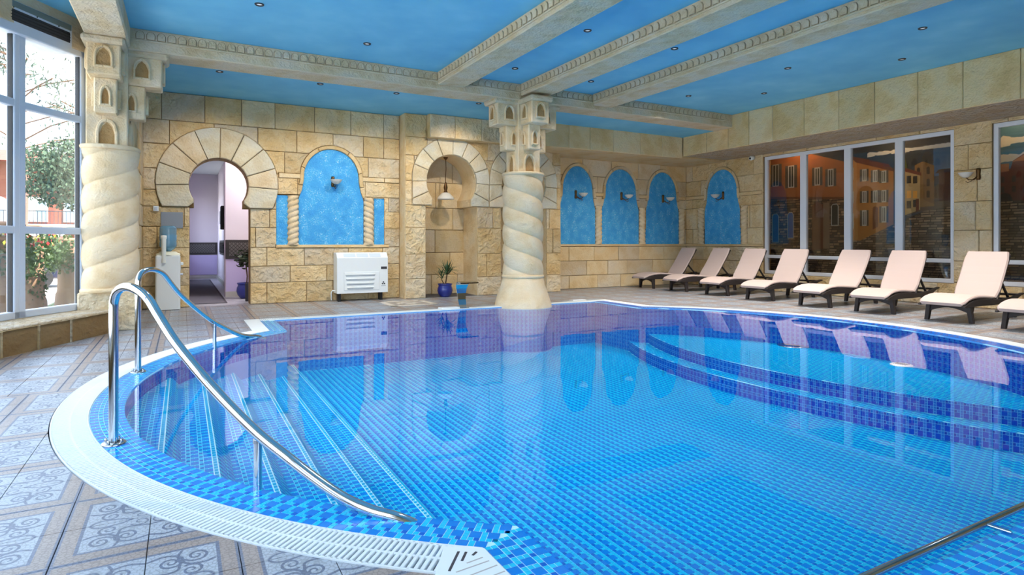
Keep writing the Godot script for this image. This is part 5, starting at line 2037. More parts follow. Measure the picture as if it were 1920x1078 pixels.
func fountain() -> void:
	var o := thing("water_spout", "curved stainless steel waterfall spout on the far pool edge", "water spout", P(4.30, 0, 9.62))
	# an S-curved sheet: its broad lip points towards the pool and right
	var side := [Vector2(0.0, 0.0), Vector2(-0.03, 0.06), Vector2(-0.06, 0.15), Vector2(-0.075, 0.25), Vector2(-0.07, 0.34), Vector2(-0.045, 0.41), Vector2(0.0, 0.45), Vector2(0.06, 0.468), Vector2(0.14, 0.465), Vector2(0.24, 0.45)]
	var wid := [0.065, 0.07, 0.075, 0.08, 0.095, 0.115, 0.135, 0.15, 0.165, 0.175]
	var c := Curve2D.new()
	for i in side.size():
		var tn: Vector2 = (side[mini(i + 1, 9)] - side[maxi(i - 1, 0)]) * 0.18
		c.add_point(side[i], -tn, tn)
	var l := c.get_baked_length()
	var rows := []
	for i in 41:
		var t := i / 40.0
		var p := c.sample_baked(t * l)
		var q := c.sample_baked(minf(t * l + 0.004, l)) - c.sample_baked(maxf(t * l - 0.004, 0))
		var nn := Vector2(-q.y, q.x).normalized()
		var k := t * 9.0
		var w := lerpf(wid[int(k)], wid[mini(int(k) + 1, 9)], k - int(k))
		rows.append([p, nn, w])
	var dirx := Vector3(0.05, 0, 1).normalized()
	var dz := Vector3.UP.cross(dirx) * -1.0
	var b := MB.new()
	for i in 40:
		for s in [0.008, -0.008]:
			var v := []
			for r in [[rows[i], -1.0], [rows[i], 1.0], [rows[i + 1], 1.0], [rows[i + 1], -1.0]]:
				var p: Vector2 = r[0][0] + r[0][1] * s
				v.append([dirx * p.x + Vector3(0, p.y, 0) + dz * r[0][2] * r[1], (dirx * r[0][1].x + Vector3(0, r[0][1].y, 0)) * signf(s)])
			b.t3(v[0][0], v[1][0], v[2][0], v[0][1], v[1][1], v[2][1])
			b.t3(v[0][0], v[2][0], v[3][0], v[0][1], v[2][1], v[3][1])
		for sd in [-1.0, 1.0]:
			var v := []
			for r in [[rows[i], 0.008], [rows[i], -0.008], [rows[i + 1], -0.008], [rows[i + 1], 0.008]]:
				var p: Vector2 = r[0][0] + r[0][1] * r[1]
				v.append(dirx * p.x + Vector3(0, p.y, 0) + dz * r[0][2] * sd)
			b.quad(v[0], v[1], v[2], v[3], dz * sd)
	part(o, "sheet", b.mesh(), M.chrome)
	part(o, "base_plate", bx(Vector3(0.17, 0.012, 0.17), 0.003), M.steel, Vector3(0, 0.006, 0))
	for k in 4:
		part(o, "bolt", bx(Vector3(0.018, 0.014, 0.018), 0.004), M.steel, Vector3(0.065 if k % 2 else -0.065, 0.014, 0.065 if k < 2 else -0.065))
	var s := thing("spout_base", "white plinth strip on the pool edge beside the steel waterfall spout", "plinth", P(4.03, 0, 9.62))
	part(s, "strip", bx(Vector3(0.34, 0.03, 0.16), 0.005), M.white, Vector3(0, 0.015, 0))


func dehumidifier() -> void:
	var o := thing("dehumidifier", "white slatted dehumidifier unit on short feet under the large blue niche", "dehumidifier", P(3.105, 0.0, 12.02))
	var d := 0.27
	var sidep := PackedVector2Array([Vector2(-0.04, 0.155), Vector2(d, 0.155), Vector2(d, 0.84), Vector2(d - 0.09, 0.945), Vector2(-0.04, 0.945)])
	var b := MB.new()
	# profile in (depth towards the room, height), drawn out along x
	b.prism(sidep, -0.5, 0.5, 0.008, Transform3D(Basis(Vector3(0, 0, 1), Vector3.UP, Vector3(-1, 0, 0)), Vector3.ZERO), true)
	part(o, "body", b.mesh(), M.white)
	var pan := MB.new()
	pan.box(T(Vector3(-0.02, 0.39, d + 0.004)), Vector3(0.70, 0.36, 0.012), 0.005)
	var pn := part(o, "front_panel", pan.mesh(), M.white)
	for k in 4:
		var lv := MB.new()
		lv.box(Transform3D(Basis(Vector3(1, 0, 0), 0.5), Vector3(-0.05 + 0.0 * k, 0.515 - 0.085 * k, d + 0.014)), Vector3(0.58 - 0.02 * k, 0.035, 0.02), 0.004)
		part(pn, "louvre", lv.mesh(), M.white)
		part(pn, "shadow_gap", bx(Vector3(0.56 - 0.02 * k, 0.010, 0.004)), mat(0.62, 0.66, 0.72), Vector3(-0.05, 0.490 - 0.085 * k, d + 0.011))
	for k in 3:
		var g := MB.new()
		var dir := Vector3(0, 0.105, -0.09).normalized()
		g.box(Transform3D(Basis(Vector3(1, 0, 0), dir, Vector3(1, 0, 0).cross(dir)), Vector3(-0.25 + 0.25 * k, 0.893, d - 0.045)), Vector3(0.225, 0.09, 0.006), 0.002)
		part(o, "top_grille", g.mesh(), mat(0.80, 0.86, 0.93, 0.4))
	part(o, "control_panel", bx(Vector3(0.12, 0.05, 0.006), 0.002), M.dark, Vector3(0.42, 0.64, d + 0.003))
	var lg := MB.new()
	for k in 3:
		var a := PI / 2 + TAU * k / 3
		lg.lathe(PackedVector2Array([Vector2(0, 0.003), Vector2(0.016, 0.003), Vector2(0.016, 0)]), 10, Transform3D(Basis(Vector3(1, 0, 0), Vector3(0, 0, 1), Vector3(0, -1, 0)), Vector3(0.41 + 0.022 * cos(a), 0.335 + 0.022 * sin(a), d)))
	part(o, "emblem", lg.mesh(), M.dark)
	part(o, "name_plate", bx(Vector3(0.09, 0.012, 0.003)), mat(0.62, 0.66, 0.70), Vector3(0.41, 0.285, d + 0.001))
	for x in [-0.44, 0.38]:
		part(o, "foot", bx(Vector3(0.05, 0.155, 0.16), 0.006), M.black, Vector3(x, 0.0775, 0.15))
	for x in [-0.25, 0.2]:
		part(o, "screw", bx(Vector3(0.014, 0.014, 0.006), 0.003), M.dark, Vector3(x, 0.225, d + 0.006))
	var hose := MB.new()
	hose.tube(PackedVector3Array([Vector3(-0.5, 0.20, 0.1), Vector3(-0.55, 0.21, 0.1), Vector3(-0.57, 0.17, 0.09), Vector3(-0.56, 0.02, 0.06)]), 0.012, 8)
	part(o, "drain_hose", hose.mesh(), M.white)


func water_cooler() -> void:
	var o := thing("water_cooler", "white floor-standing water cooler beside the horseshoe doorway", "water cooler", P(-0.215, 0, 11.86))
	var b := MB.new()
	var sec := PackedVector2Array()
	for a in [[0.15, 0.13, 0], [-0.15, 0.13, 90], [-0.15, -0.15, 180], [0.15, -0.15, 270]]:
		for k in 5:
			var t := deg_to_rad(a[2] + 22.5 * k)
			sec.append(Vector2(a[0], a[1]) + Vector2(cos(t), sin(t)) * 0.035)
	b.prism(sec, 0.01, 0.93, 0.02, Transform3D(Basis(Vector3(1, 0, 0), Vector3(0, 0, -1), Vector3(0, 1, 0)), Vector3.ZERO))
	part(o, "cabinet", b.mesh(), M.white)
	var tp := MB.new()
	tp.lathe(PackedVector2Array([Vector2(0.185, 0.93), Vector2(0.18, 0.955), Vector2(0.14, 0.97), Vector2(0.12, 0.99), Vector2(0.07, 0.99)]), 28)
	part(o, "collar", tp.mesh(), mat(0.90, 0.91, 0.84, 0.4))
	part(o, "tap_recess", bx(Vector3(0.012, 0.16, 0.20), 0.004), mat(0.78, 0.80, 0.82, 0.4), Vector3(0.184, 0.75, 0.0))
	for z in [-0.05, 0.05]:
		part(o, "tap", bx(Vector3(0.05, 0.05, 0.03), 0.01), M.white, Vector3(0.205, 0.78, z))
	part(o, "drip_tray", bx(Vector3(0.05, 0.025, 0.20), 0.005), M.frame, Vector3(0.20, 0.60, 0))
	part(o, "plinth", bx(Vector3(0.34, 0.02, 0.32)), M.dark, Vector3(0, 0.01, 0))
	var cup := MB.new()
	cup.lathe(PackedVector2Array([Vector2(0.036, 0.80), Vector2(0.036, 0.86), Vector2(0.032, 0.87), Vector2(0.038, 1.20), Vector2(0.046, 1.21), Vector2(0.046, 1.26), Vector2(0.0, 1.265)]), 18, T(Vector3(-0.06, 0, 0.175)))
	part(o, "cup_dispenser", cup.mesh(), mat(0.90, 0.92, 0.90, 0.3))
	var bt := thing("water_bottle", "blue translucent water bottle standing upside down on the cooler", "bottle", P(-0.215, 0.985, 11.86))
	var bm := mat(0.42, 0.66, 0.80, 0.12)
	bm.albedo_color.a = 0.55
	bm.transparency = BaseMaterial3D.TRANSPARENCY_ALPHA
	var bb := MB.new()
	bb.lathe(PackedVector2Array([Vector2(0.03, -0.03), Vector2(0.035, 0.0), Vector2(0.11, 0.06), Vector2(0.132, 0.10), Vector2(0.132, 0.17), Vector2(0.124, 0.18), Vector2(0.132, 0.19), Vector2(0.132, 0.29), Vector2(0.124, 0.30), Vector2(0.132, 0.31), Vector2(0.132, 0.40), Vector2(0.115, 0.44), Vector2(0.06, 0.445), Vector2(0.0, 0.43)]), 32)
	part(bt, "shell", bb.mesh(), bm)
	var wl := MB.new()
	wl.lathe(PackedVector2Array([Vector2(0.129, 0.0), Vector2(0.129, 0.09)]), 20, T(Vector3(0, 0.195, 0)), null, PI * 0.05, PI * 0.62)
	part(bt, "label", wl.mesh(), mat(0.55, 0.80, 0.95, 0.5))
	var wf := MB.new()
	wf.lathe(PackedVector2Array([Vector2(0.0, 0.01), Vector2(0.1, 0.06), Vector2(0.12, 0.10), Vector2(0.12, 0.27), Vector2(0.0, 0.27)]), 24)
	part(bt, "water", wf.mesh(), glass(0.5, 0.75, 0.85, 0.25))


func leaf_mesh(l: float, w: float, droop: float) -> ArrayMesh:
	var b := MB.new()
	var n := 6
	for i in n:
		var q := []
		for t in [float(i) / n, float(i + 1) / n]:
			var p := Vector3(l * t, l * 0.35 * t - droop * t * t, 0)
			var ww := w * sin(PI * clampf(t * 0.86 + 0.12, 0, 1))
			q.append([p + Vector3(0, ww * 0.25, -ww), p, p + Vector3(0, ww * 0.25, ww)])
		for s in 2:
			b.quad(q[0][s], q[0][s + 1], q[1][s + 1], q[1][s], Vector3.UP)
	return b.mesh()


func pot_mesh(k: float) -> ArrayMesh:
	var b := MB.new()
	var pr := PackedVector2Array()
	for v in [[0.0, 0.0], [0.095, 0.0], [0.105, 0.012], [0.145, 0.07], [0.162, 0.13], [0.155, 0.19], [0.138, 0.23], [0.142, 0.25], [0.155, 0.265], [0.150, 0.278], [0.132, 0.272], [0.128, 0.235]]:
		pr.append(Vector2(v[0], v[1]) * k)
	b.lathe(pr, 36)
	return b.mesh()


func plants() -> void:
	var o := thing("potted_plant", "spiky green dracaena in a cobalt blue glazed pot in the stone alcove", "plant", P(4.855, 0.0, 11.80))
	part(o, "pot", pot_mesh(1.0), M.cobalt)
	var soil := MB.new()
	soil.lathe(PackedVector2Array([Vector2(0.13, 0.235), Vector2(0.0, 0.24)]), 20)
	part(o, "soil", soil.mesh(), M.bark)
	var st := MB.new()
	st.tube(PackedVector3Array([Vector3(0, 0.22, 0), Vector3(0.02, 0.34, 0.01), Vector3(0.05, 0.50, 0.0)]), 0.014, 8)
	st.tube(PackedVector3Array([Vector3(0, 0.22, 0), Vector3(-0.05, 0.30, 0.02), Vector3(-0.09, 0.37, 0.03)]), 0.010, 8)
	part(o, "stem", st.mesh(), M.bark)
	var lm := [leaf_mesh(0.30, 0.017, 0.16), leaf_mesh(0.26, 0.016, 0.05), leaf_mesh(0.24, 0.015, -0.08)]
	for h in [[Vector3(0.05, 0.46, 0), 46, 1.0], [Vector3(-0.09, 0.35, 0.03), 18, 0.8]]:
		for i in h[1]:
			var l := part(o, "leaf", lm[i % 3], M.leaf, h[0] + Vector3(0, 0.12 * rng.randf() * h[2], 0))
			l.rotation = Vector3(0, i * 2.4 + rng.randf() * 0.4, rng.randf_range(-0.25, 0.75) if i % 3 else rng.randf_range(-0.1, 1.2))
			l.scale = Vector3.ONE * rng.randf_range(0.75, 1.1) * h[2]
	var hp := thing("potted_tree", "small round-headed potted tree in a blue pot beyond the doorway", "plant", P(1.15, 0.0, 13.45))
	part(hp, "pot", pot_mesh(1.15), M.cobalt)
	var tr := MB.new()
	tr.tube(PackedVector3Array([Vector3(0, 0.2, 0), Vector3(0.02, 0.45, 0), Vector3(-0.01, 0.72, 0)]), 0.013, 8)
	part(hp, "trunk", tr.mesh(), M.bark)
	var lf := leaf_mesh(0.11, 0.024, 0.05)
	for i in 110:
		var dir := Vector3(rng.randfn(), rng.randfn() * 0.8, rng.randfn()).normalized()
		var l := part(hp, "leaf", lf, M.leaf_dark, Vector3(-0.01, 0.80, 0) + dir * rng.randf_range(0.06, 0.20))
		l.rotation = Vector3(rng.randf() * TAU, rng.randf() * TAU, rng.randf_range(-0.6, 0.6))
	var v := thing("umbrella_stand", "slim dark grey cylinder standing in front of the blue pot beyond the doorway", "bin", P(1.13, 0.0, 12.75))
	var vb := MB.new()
	vb.lathe(PackedVector2Array([Vector2(0.055, 0.0), Vector2(0.06, 0.01), Vector2(0.062, 0.33), Vector2(0.066, 0.335), Vector2(0.066, 0.35), Vector2(0.055, 0.35), Vector2(0.052, 0.05)]), 24)
	part(v, "body", vb.mesh(), M.dark)
	part(v, "base", bx(Vector3(0.10, 0.006, 0.10), 0.002), M.black, Vector3(0, 0.003, 0))


func sconce(label: String, at: Vector3, out: Vector3, hand: float) -> void:   # brass wall bracket with an opal glass bowl turned to one side
	var o := thing("wall_lamp", label, "lamp", at, 0.0, "brass wall lamps with opal bowls")
	o.basis = Basis(Vector3.UP.cross(out), Vector3.UP, out)
	var b := MB.new()
	b.lathe(PackedVector2Array([Vector2(0.0, 0.105), Vector2(0.03, 0.10), Vector2(0.036, 0.06), Vector2(0.03, 0.0), Vector2(0.036, -0.06), Vector2(0.03, -0.10), Vector2(0.0, -0.105)]), 16)
	part(o, "back_plate", b.mesh(), M.brass)
	var a := MB.new()
	a.tube(PackedVector3Array([Vector3(0, -0.05, 0.03), Vector3(0.03 * hand, -0.10, 0.08), Vector3(0.09 * hand, -0.10, 0.13), Vector3(0.13 * hand, -0.055, 0.14)]), 0.009, 8)
	a.tube(PackedVector3Array([Vector3(0.02 * hand, -0.05, 0.04), Vector3(0.06 * hand, -0.12, 0.10), Vector3(0.11 * hand, -0.15, 0.12), Vector3(0.14 * hand, -0.12, 0.12)]), 0.006, 8)
	part(o, "arm", a.mesh(), M.brass)
	var g := MB.new()
	g.lathe(PackedVector2Array([Vector2(0.0, -0.06), Vector2(0.04, -0.055), Vector2(0.085, -0.02), Vector2(0.115, 0.03), Vector2(0.108, 0.03), Vector2(0.08, -0.01), Vector2(0.0, -0.04)]), 24, T(Vector3(0.13 * hand, 0.0, 0.145)))
	part(o, "glass_bowl", g.mesh(), M.opal)


func downlight(at: Vector3, label: String, power: float, tilt := 0.0, cone := 62.0) -> void:
	var o := thing("downlight", label, "light", at, 0.0, "small recessed spotlights in the blue ceiling")
	var r := MB.new()
	r.lathe(PackedVector2Array([Vector2(0.030, 0.004), Vector2(0.036, -0.012), Vector2(0.050, -0.012), Vector2(0.054, -0.004), Vector2(0.054, 0.002)]), 20)
	part(o, "rim", r.mesh(), M.dark)
	var em := M.get("lens")
	if em == null:
		em = mat(1, 1, 1)
		em.emission_enabled = true
		em.emission = Color(1, 0.97, 0.92)
		em.emission_energy_multiplier = 0.06
		M.lens = em
	var l := MB.new()
	l.lathe(PackedVector2Array([Vector2(0.0, -0.004), Vector2(0.032, -0.002)]), 16)
	part(o, "lens", l.mesh(), em)
	var s := SpotLight3D.new()
	s.name = "beam"
	s.rotation.x = -PI / 2 + deg_to_rad(tilt)
	s.position = Vector3(0, -0.02, 0)
	s.spot_angle = cone if tilt == 0.0 else 48.0
	s.spot_angle_attenuation = 0.8
	s.spot_range = 12.0
	s.spot_attenuation = 2.0
	s.light_size = 0.04
	s.light_color = Color(1, 0.94, 0.87)
	s.light_energy = power * LAMP
	s.shadow_enabled = true
	o.add_child(s)


func furniture() -> void:
	loungers()
	handrail("polished steel handrail nearest the camera, curving down into the water", false)
	handrail("polished steel handrail on the far side of the pool steps", true)
	var gr := thing("grab_rail", "straight steel grab rail along the near pool edge, lower right corner", "handrail")
	var gb := MB.new()
	gb.tube(PackedVector3Array([P(1.72, 0.004, 1.225), P(4.4, 0.004, 1.225)]), 0.0145, 14)
	part(gr, "rail", gb.mesh(), M.chrome)
	for x in [1.74, 2.86, 4.2]:
		var sb := MB.new()
		sb.tube(PackedVector3Array([P(x, 0.004, 1.225), P(x, 0.008, 1.13)]), 0.007, 10)
		part(gr, "bracket", sb.mesh(), M.chrome)
	fountain()
	dehumidifier()
	water_cooler()
	plants()
	# wall lamps
	sconce("brass wall lamp with opal bowl in the large blue niche above the dehumidifier", P(2.60, 2.34, 12.09), Vector3(0, 0, 1), 0.25)
	sconce("brass wall lamp in the blue niche nearest the twisted column", P(8.53, 2.33, 12.29), Vector3(0, 0, 1), 1.0)
	sconce("brass wall lamp in the middle one of the three blue niches", P(9.96, 2.34, 12.29), Vector3(0, 0, 1), 1.0)
	sconce("brass wall lamp in the blue niche next to the room's far corner", P(11.38, 2.32, 12.29), Vector3(0, 0, 1), 1.0)
	sconce("brass wall lamp in the single blue niche of the right wall", P(12.22, 2.35, 10.98), Vector3(-1, 0, 0), -1.0)
	sconce("brass wall lamp with a wide opal bowl on the pale pier between the windows", P(12.19, 2.34, 5.30), Vector3(-1, 0, 0), -1.0)
	# pendant in the alcove
	for q in [[4.985, "opal glass pendant lamp hanging in the left stone alcove above the blue pot"], [6.73, "opal glass pendant lamp in the alcove hidden behind the twisted column"]]:
		var p := thing("pendant_lamp", q[1], "lamp", P(q[0], 2.98, 12.08))
		var c := MB.new()
		c.lathe(PackedVector2Array([Vector2(0.0, 0.02), Vector2(0.055, 0.015), Vector2(0.05, -0.01), Vector2(0.02, -0.05), Vector2(0.0, -0.05)]), 18)
		part(p, "ceiling_rose", c.mesh(), M.brass)
		var r := MB.new()
		r.tube(PackedVector3Array([Vector3(0, -0.04, 0), Vector3(0.008, -0.25, 0), Vector3(-0.004, -0.42, 0), Vector3(0, -0.58, 0)]), 0.009, 8)
		part(p, "cord", r.mesh(), M.brass)
		var k := MB.new()
		k.lathe(PackedVector2Array([Vector2(0.0, -0.52), Vector2(0.02, -0.55), Vector2(0.045, -0.65), Vector2(0.03, -0.72), Vector2(0.055, -0.77), Vector2(0.0, -0.775)]), 16)
		part(p, "holder", k.mesh(), M.brass)
		var s := MB.new()
		s.lathe(PackedVector2Array([Vector2(0.02, -0.75), Vector2(0.09, -0.775), Vector2(0.17, -0.86), Vector2(0.185, -0.905), Vector2(0.178, -0.905), Vector2(0.16, -0.865), Vector2(0.08, -0.79), Vector2(0.0, -0.77)]), 30)
		part(p, "shade", s.mesh(), M.opal)
	# downlights
	var spots := [[2.30, 8.48, "between the left column and the first beam", 0.6], [0.80, 7.69, "at the very top of the picture, left of the first beam", 0.7], [4.73, 6.54, "right of the first beam, the nearer of two", 0.5], [4.73, 8.53, "right of the first beam, close to the column", 0.2], [6.28, 6.54, "between the second and third beams, the nearer of two", 0.5], [6.28, 8.58, "between the second and third beams, near the cross beam", 0.25], [8.55, 4.35, "right of the third beam, nearest the top right corner", 0.4], [8.60, 6.40, "right of the third beam, half way along", 0.4], [9.72, 5.24, "near the stone fascia, the nearer of two", 1.9], [9.65, 7.69, "near the stone fascia, the farther of two", 2.0, 14.0], [8.55, 8.53, "right of the third beam, nearest the cross beam", 1.15, 28.0]]
	for s in spots:
		downlight(P(s[0], CEIL, s[1]), "small recessed ceiling spotlight " + s[2], s[3], s[4] if s.size() > 4 else 0.0, 62.0 if s[0] < 9.0 else 46.0)
	for q in [[2.30, 4.4, "left of the first beam"], [4.73, 4.4, "between the first two beams"], [6.28, 4.4, "between the second and third beams"], [8.55, 2.2, "right of the third beam"]]:
		downlight(P(q[0], CEIL, q[1]), "ceiling spotlight over the near half of the pool, " + q[2], 0.5)
	downlight(P(9.72, CEIL, 3.2), "ceiling spotlight near the stone fascia, just outside the right edge", 0.5, 0.0, 46.0)
	for q in [[0.5, "before the doorway arch"], [2.0, "between the doorway and the large niche"], [3.3, "before the dehumidifier"], [4.9, "before the left alcove"]]:  # unseen spots added to brighten the back wall
		downlight(P(q[0], 3.77, 10.25), "added wall-washing spotlight hidden behind the cross beam, " + q[1], 0.40, 38.0)
	# security camera
	var sc := thing("security_camera", "small white security camera under the soffit by the first window", "camera", P(12.20, 3.19, 9.99))
	var m := MB.new()
	m.lathe(PackedVector2Array([Vector2(0.0, -0.07), Vector2(0.045, -0.06), Vector2(0.055, -0.03), Vector2(0.055, 0.04), Vector2(0.04, 0.05), Vector2(0.0, 0.05)]), 18, Transform3D(Basis(Vector3(0, 0, 1), deg_to_rad(-75)), Vector3(-0.10, 0.0, 0)))
	part(sc, "housing", m.mesh(), M.white)
	var ln := MB.new()
	ln.lathe(PackedVector2Array([Vector2(0.0, -0.078), Vector2(0.024, -0.074), Vector2(0.028, -0.06)]), 14, Transform3D(Basis(Vector3(0, 0, 1), deg_to_rad(-75)), Vector3(-0.10, 0.0, 0)))
	part(sc, "lens", ln.mesh(), M.black)
	part(sc, "bracket", bx(Vector3(0.10, 0.03, 0.03), 0.008), M.white, Vector3(-0.02, 0.03, 0))
	# blank grey notice plate and white switch by the doorway
	var np := thing("notice_plate", "blank grey plate on the wall above the water cooler", "sign", P(-0.16, 1.535, 12.065))
	part(np, "plate", bx(Vector3(0.335, 0.28, 0.014), 0.004), mat(0.53, 0.56, 0.60, 0.35), Vector3(0, 0, 0.008))
	var sw := thing("wall_switch", "small white switch box left of the horseshoe arch", "switch", P(-0.40, 1.73, 12.06))
	part(sw, "plate", bx(Vector3(0.085, 0.09, 0.03), 0.006), M.white, Vector3(0, 0, 0.015))
	part(sw, "rocker", bx(Vector3(0.04, 0.05, 0.01), 0.004), M.frame, Vector3(0, 0, 0.033))
	# the ventilation box above the corner window
	var a := P(-1.20, 3.48, 9.20)
	var b := P(-1.76, 3.48, 8.36)
	var vb := thing("air_curtain", "grey ventilation box with a dark slit above the corner window", "ventilation box", (a + b) / 2)
	vb.basis = Basis((a - b).normalized(), Vector3.UP, (a - b).normalized().cross(Vector3.UP))
	var l := a.distance_to(b)
	part(vb, "housing", bx(Vector3(l, 0.36, 0.30), 0.01), M.frame, Vector3(0, 0.19, -0.15))
	part(vb, "grille", bx(Vector3(l - 0.08, 0.13, 0.012), 0.003), M.dark, Vector3(0, 0.20, 0.0))
	for k in 3:
		part(vb, "grille_bar", bx(Vector3(l - 0.08, 0.008, 0.016)), M.black, Vector3(0, 0.165 + 0.035 * k, 0.001))
	part(vb, "top_flap", bx(Vector3(l - 0.04, 0.07, 0.008), 0.002), mat(0.42, 0.47, 0.46, 0.3), Vector3(0, 0.325, 0.001))
	for x in [-0.3, 0.0, 0.3]:
		part(vb, "screw", bx(Vector3(0.014, 0.014, 0.01), 0.003), M.black, Vector3(x, 0.285, 0.002))


# ---------- outside the glazed bay ----------
func crown(t: Node3D, called: String, n: int, centre: Vector3, r: Vector3, size: float, m: Material) -> void:
	var b := MB.new()
	b.quad(Vector3(0, 0, -0.5), Vector3(0.35, 0.12, 0), Vector3(0, 0, 0.5), Vector3(-0.35, 0.12, 0), Vector3.UP)
	var pl := []
	for i in n:
		var d := Vector3(rng.randfn(), rng.randfn(), rng.randfn()).normalized() * pow(rng.randf(), 0.45)
		var bs := Basis.from_euler(Vector3(rng.randf() * TAU, rng.randf() * TAU, rng.randf() * TAU)) * Basis.from_scale(Vector3.ONE * size * rng.randf_range(0.6, 1.3))
		pl.append(Transform3D(bs, centre + d * r))
	many(t, called, b.mesh(), m, pl)


func outside() -> void:
	var gy := -0.30
	var y2 := mat(0.80, 0.78, 0.76, 0.9)
	slab("ground", -60.0, -2.65, gy - 0.3, gy, -30.0, 75.0, mat(0.42, 0.46, 0.30, 0.95))
	slab("ground_behind", -2.65, 60.0, gy - 0.3, gy, 22.0, 75.0, mat(0.42, 0.46, 0.30, 0.95))
	slab("ground_side", -2.65, -0.45, gy - 0.3, gy - 0.01, 9.9, 22.0, mat(0.42, 0.46, 0.30, 0.95))
	slab("bounce_terrace", -16.0, -2.62, gy - 0.02, gy + 0.02, -8.0, 11.2, y2)  # pale paving added out of view to bounce light onto the ceiling
	slab("road", -45.0, 20.0, gy - 0.02, gy + 0.01, 22.6, 32.0, y2)
	slab("path", -14.0, -2.7, gy - 0.02, gy + 0.006, 17.0, 22.7, y2)
	# pergola pillars with vines
	var vine := mat(0.15, 0.25, 0.08, 0.6)
	vine.backlight_enabled = true
	vine.backlight = Color(0.1, 0.2, 0.03)
	var pillar_m := mat(0.46, 0.36, 0.28, 0.9)
	var red := mat(0.70, 0.16, 0.14, 0.6)
	var yellow := mat(0.75, 0.72, 0.20, 0.6)
	var px := [[-2.62, 13.2, "first"], [-2.65, 15.4, "second"], [-2.35, 17.2, "third"], [-3.6, 12.0, "leftmost"]]
	for i in 4:
		var o := thing("pergola_pillar", ["stone pergola pillar outside, just right of the window mullion", "ivy-covered stone pergola pillar outside, middle of the right pane", "stone pergola pillar outside, nearest the stone column", "stone pergola pillar outside behind the left window pane"][i], "pillar", P(px[i][0], gy, px[i][1]), 0.4, "pergola pillars outside the window")
		var b := MB.new()
		b.lathe(PackedVector2Array([Vector2(0.24, 0.0), Vector2(0.22, 0.25), Vector2(0.185, 0.35), Vector2(0.165, 1.0), Vector2(0.16, 1.42), Vector2(0.21, 1.47), Vector2(0.21, 1.55), Vector2(0.0, 1.55)]), 14, Transform3D(), func(a, y): return 1.0 + 0.05 * sin(7.0 * a + 11.0 * y))
		part(o, "shaft", b.mesh(), pillar_m)
		if i == 1 or i == 3:
			crown(o, "ivy", 500, Vector3(0, 0.45, 0), Vector3(0.24, 0.6, 0.24), 0.08, vine)
	var be := thing("pergola_beam", "pale stone pergola beam running over the pillars outside", "beam", P(-2.9, gy + 1.62, 14.6))
	var bb := MB.new()
	bb.box(Transform3D(Basis.looking_at(P(-2.35, 0, 17.2) - P(-2.72, 0, 12.6)), Vector3.ZERO), Vector3(0.34, 0.16, 6.4), 0.03)
	part(be, "lintel", bb.mesh(), y2)
	for k in 7:
		part(be, "cross_piece", bx(Vector3(0.9, 0.09, 0.12), 0.02), pillar_m, Vector3(-0.2 + 0.08 * k, 0.12, 2.6 - 0.9 * k))
	var vt := thing("climbing_vine", "leafy vine with red and yellow flowers over the pergola outside", "vine", P(-2.75, gy + 1.45, 14.8))
	for k in 6:
		crown(vt, "foliage", 750, Vector3(-0.30 + 0.13 * k, -0.18 - 0.1 * (k % 2), 2.6 - 0.95 * k), Vector3(0.42, 0.46, 0.6), 0.085, vine)
	crown(vt, "red_blossom", 90, Vector3(0.1, 0.05, 0.0), Vector3(0.5, 0.22, 2.6), 0.07, red)
	crown(vt, "yellow_blossom", 120, Vector3(0.0, 0.0, 0.3), Vector3(0.5, 0.3, 2.8), 0.07, yellow)
	var he := thing("hedge", "clipped yellow-green hedge beyond the white road outside", "hedge", P(-5.0, gy, 33.0))
	crown(he, "foliage", 5000, Vector3(0, 0.5, 0), Vector3(12.0, 0.6, 0.8), 0.24, mat(0.36, 0.45, 0.10, 0.7))
	# a parked motorcycle-sized dark blue vehicle in the drive
	car()
	building()
	pine(P(-5.6, gy, 30.0), 10.2, "tall thin pine with an open crown in front of the salmon house")
	pine(P(-2.6, gy, 33.0), 11.5, "dark pine at the right edge of the window, beside the stone column")
	var bt := thing("bushy_tree", "low rounded grey-green tree in front of the salmon house", "tree", P(-3.2, gy, 27.0))
	var tb := MB.new()
	tb.tube(PackedVector3Array([Vector3(0, 0, 0), Vector3(0.05, 1.5, 0), Vector3(-0.05, 3.4, 0)]), 0.15, 8)
	part(bt, "trunk", tb.mesh(), M.bark)
	crown(bt, "foliage", 7000, Vector3(-0.2, 3.9, 0), Vector3(1.9, 1.3, 1.6), 0.14, mat(0.22, 0.30, 0.22, 0.8))


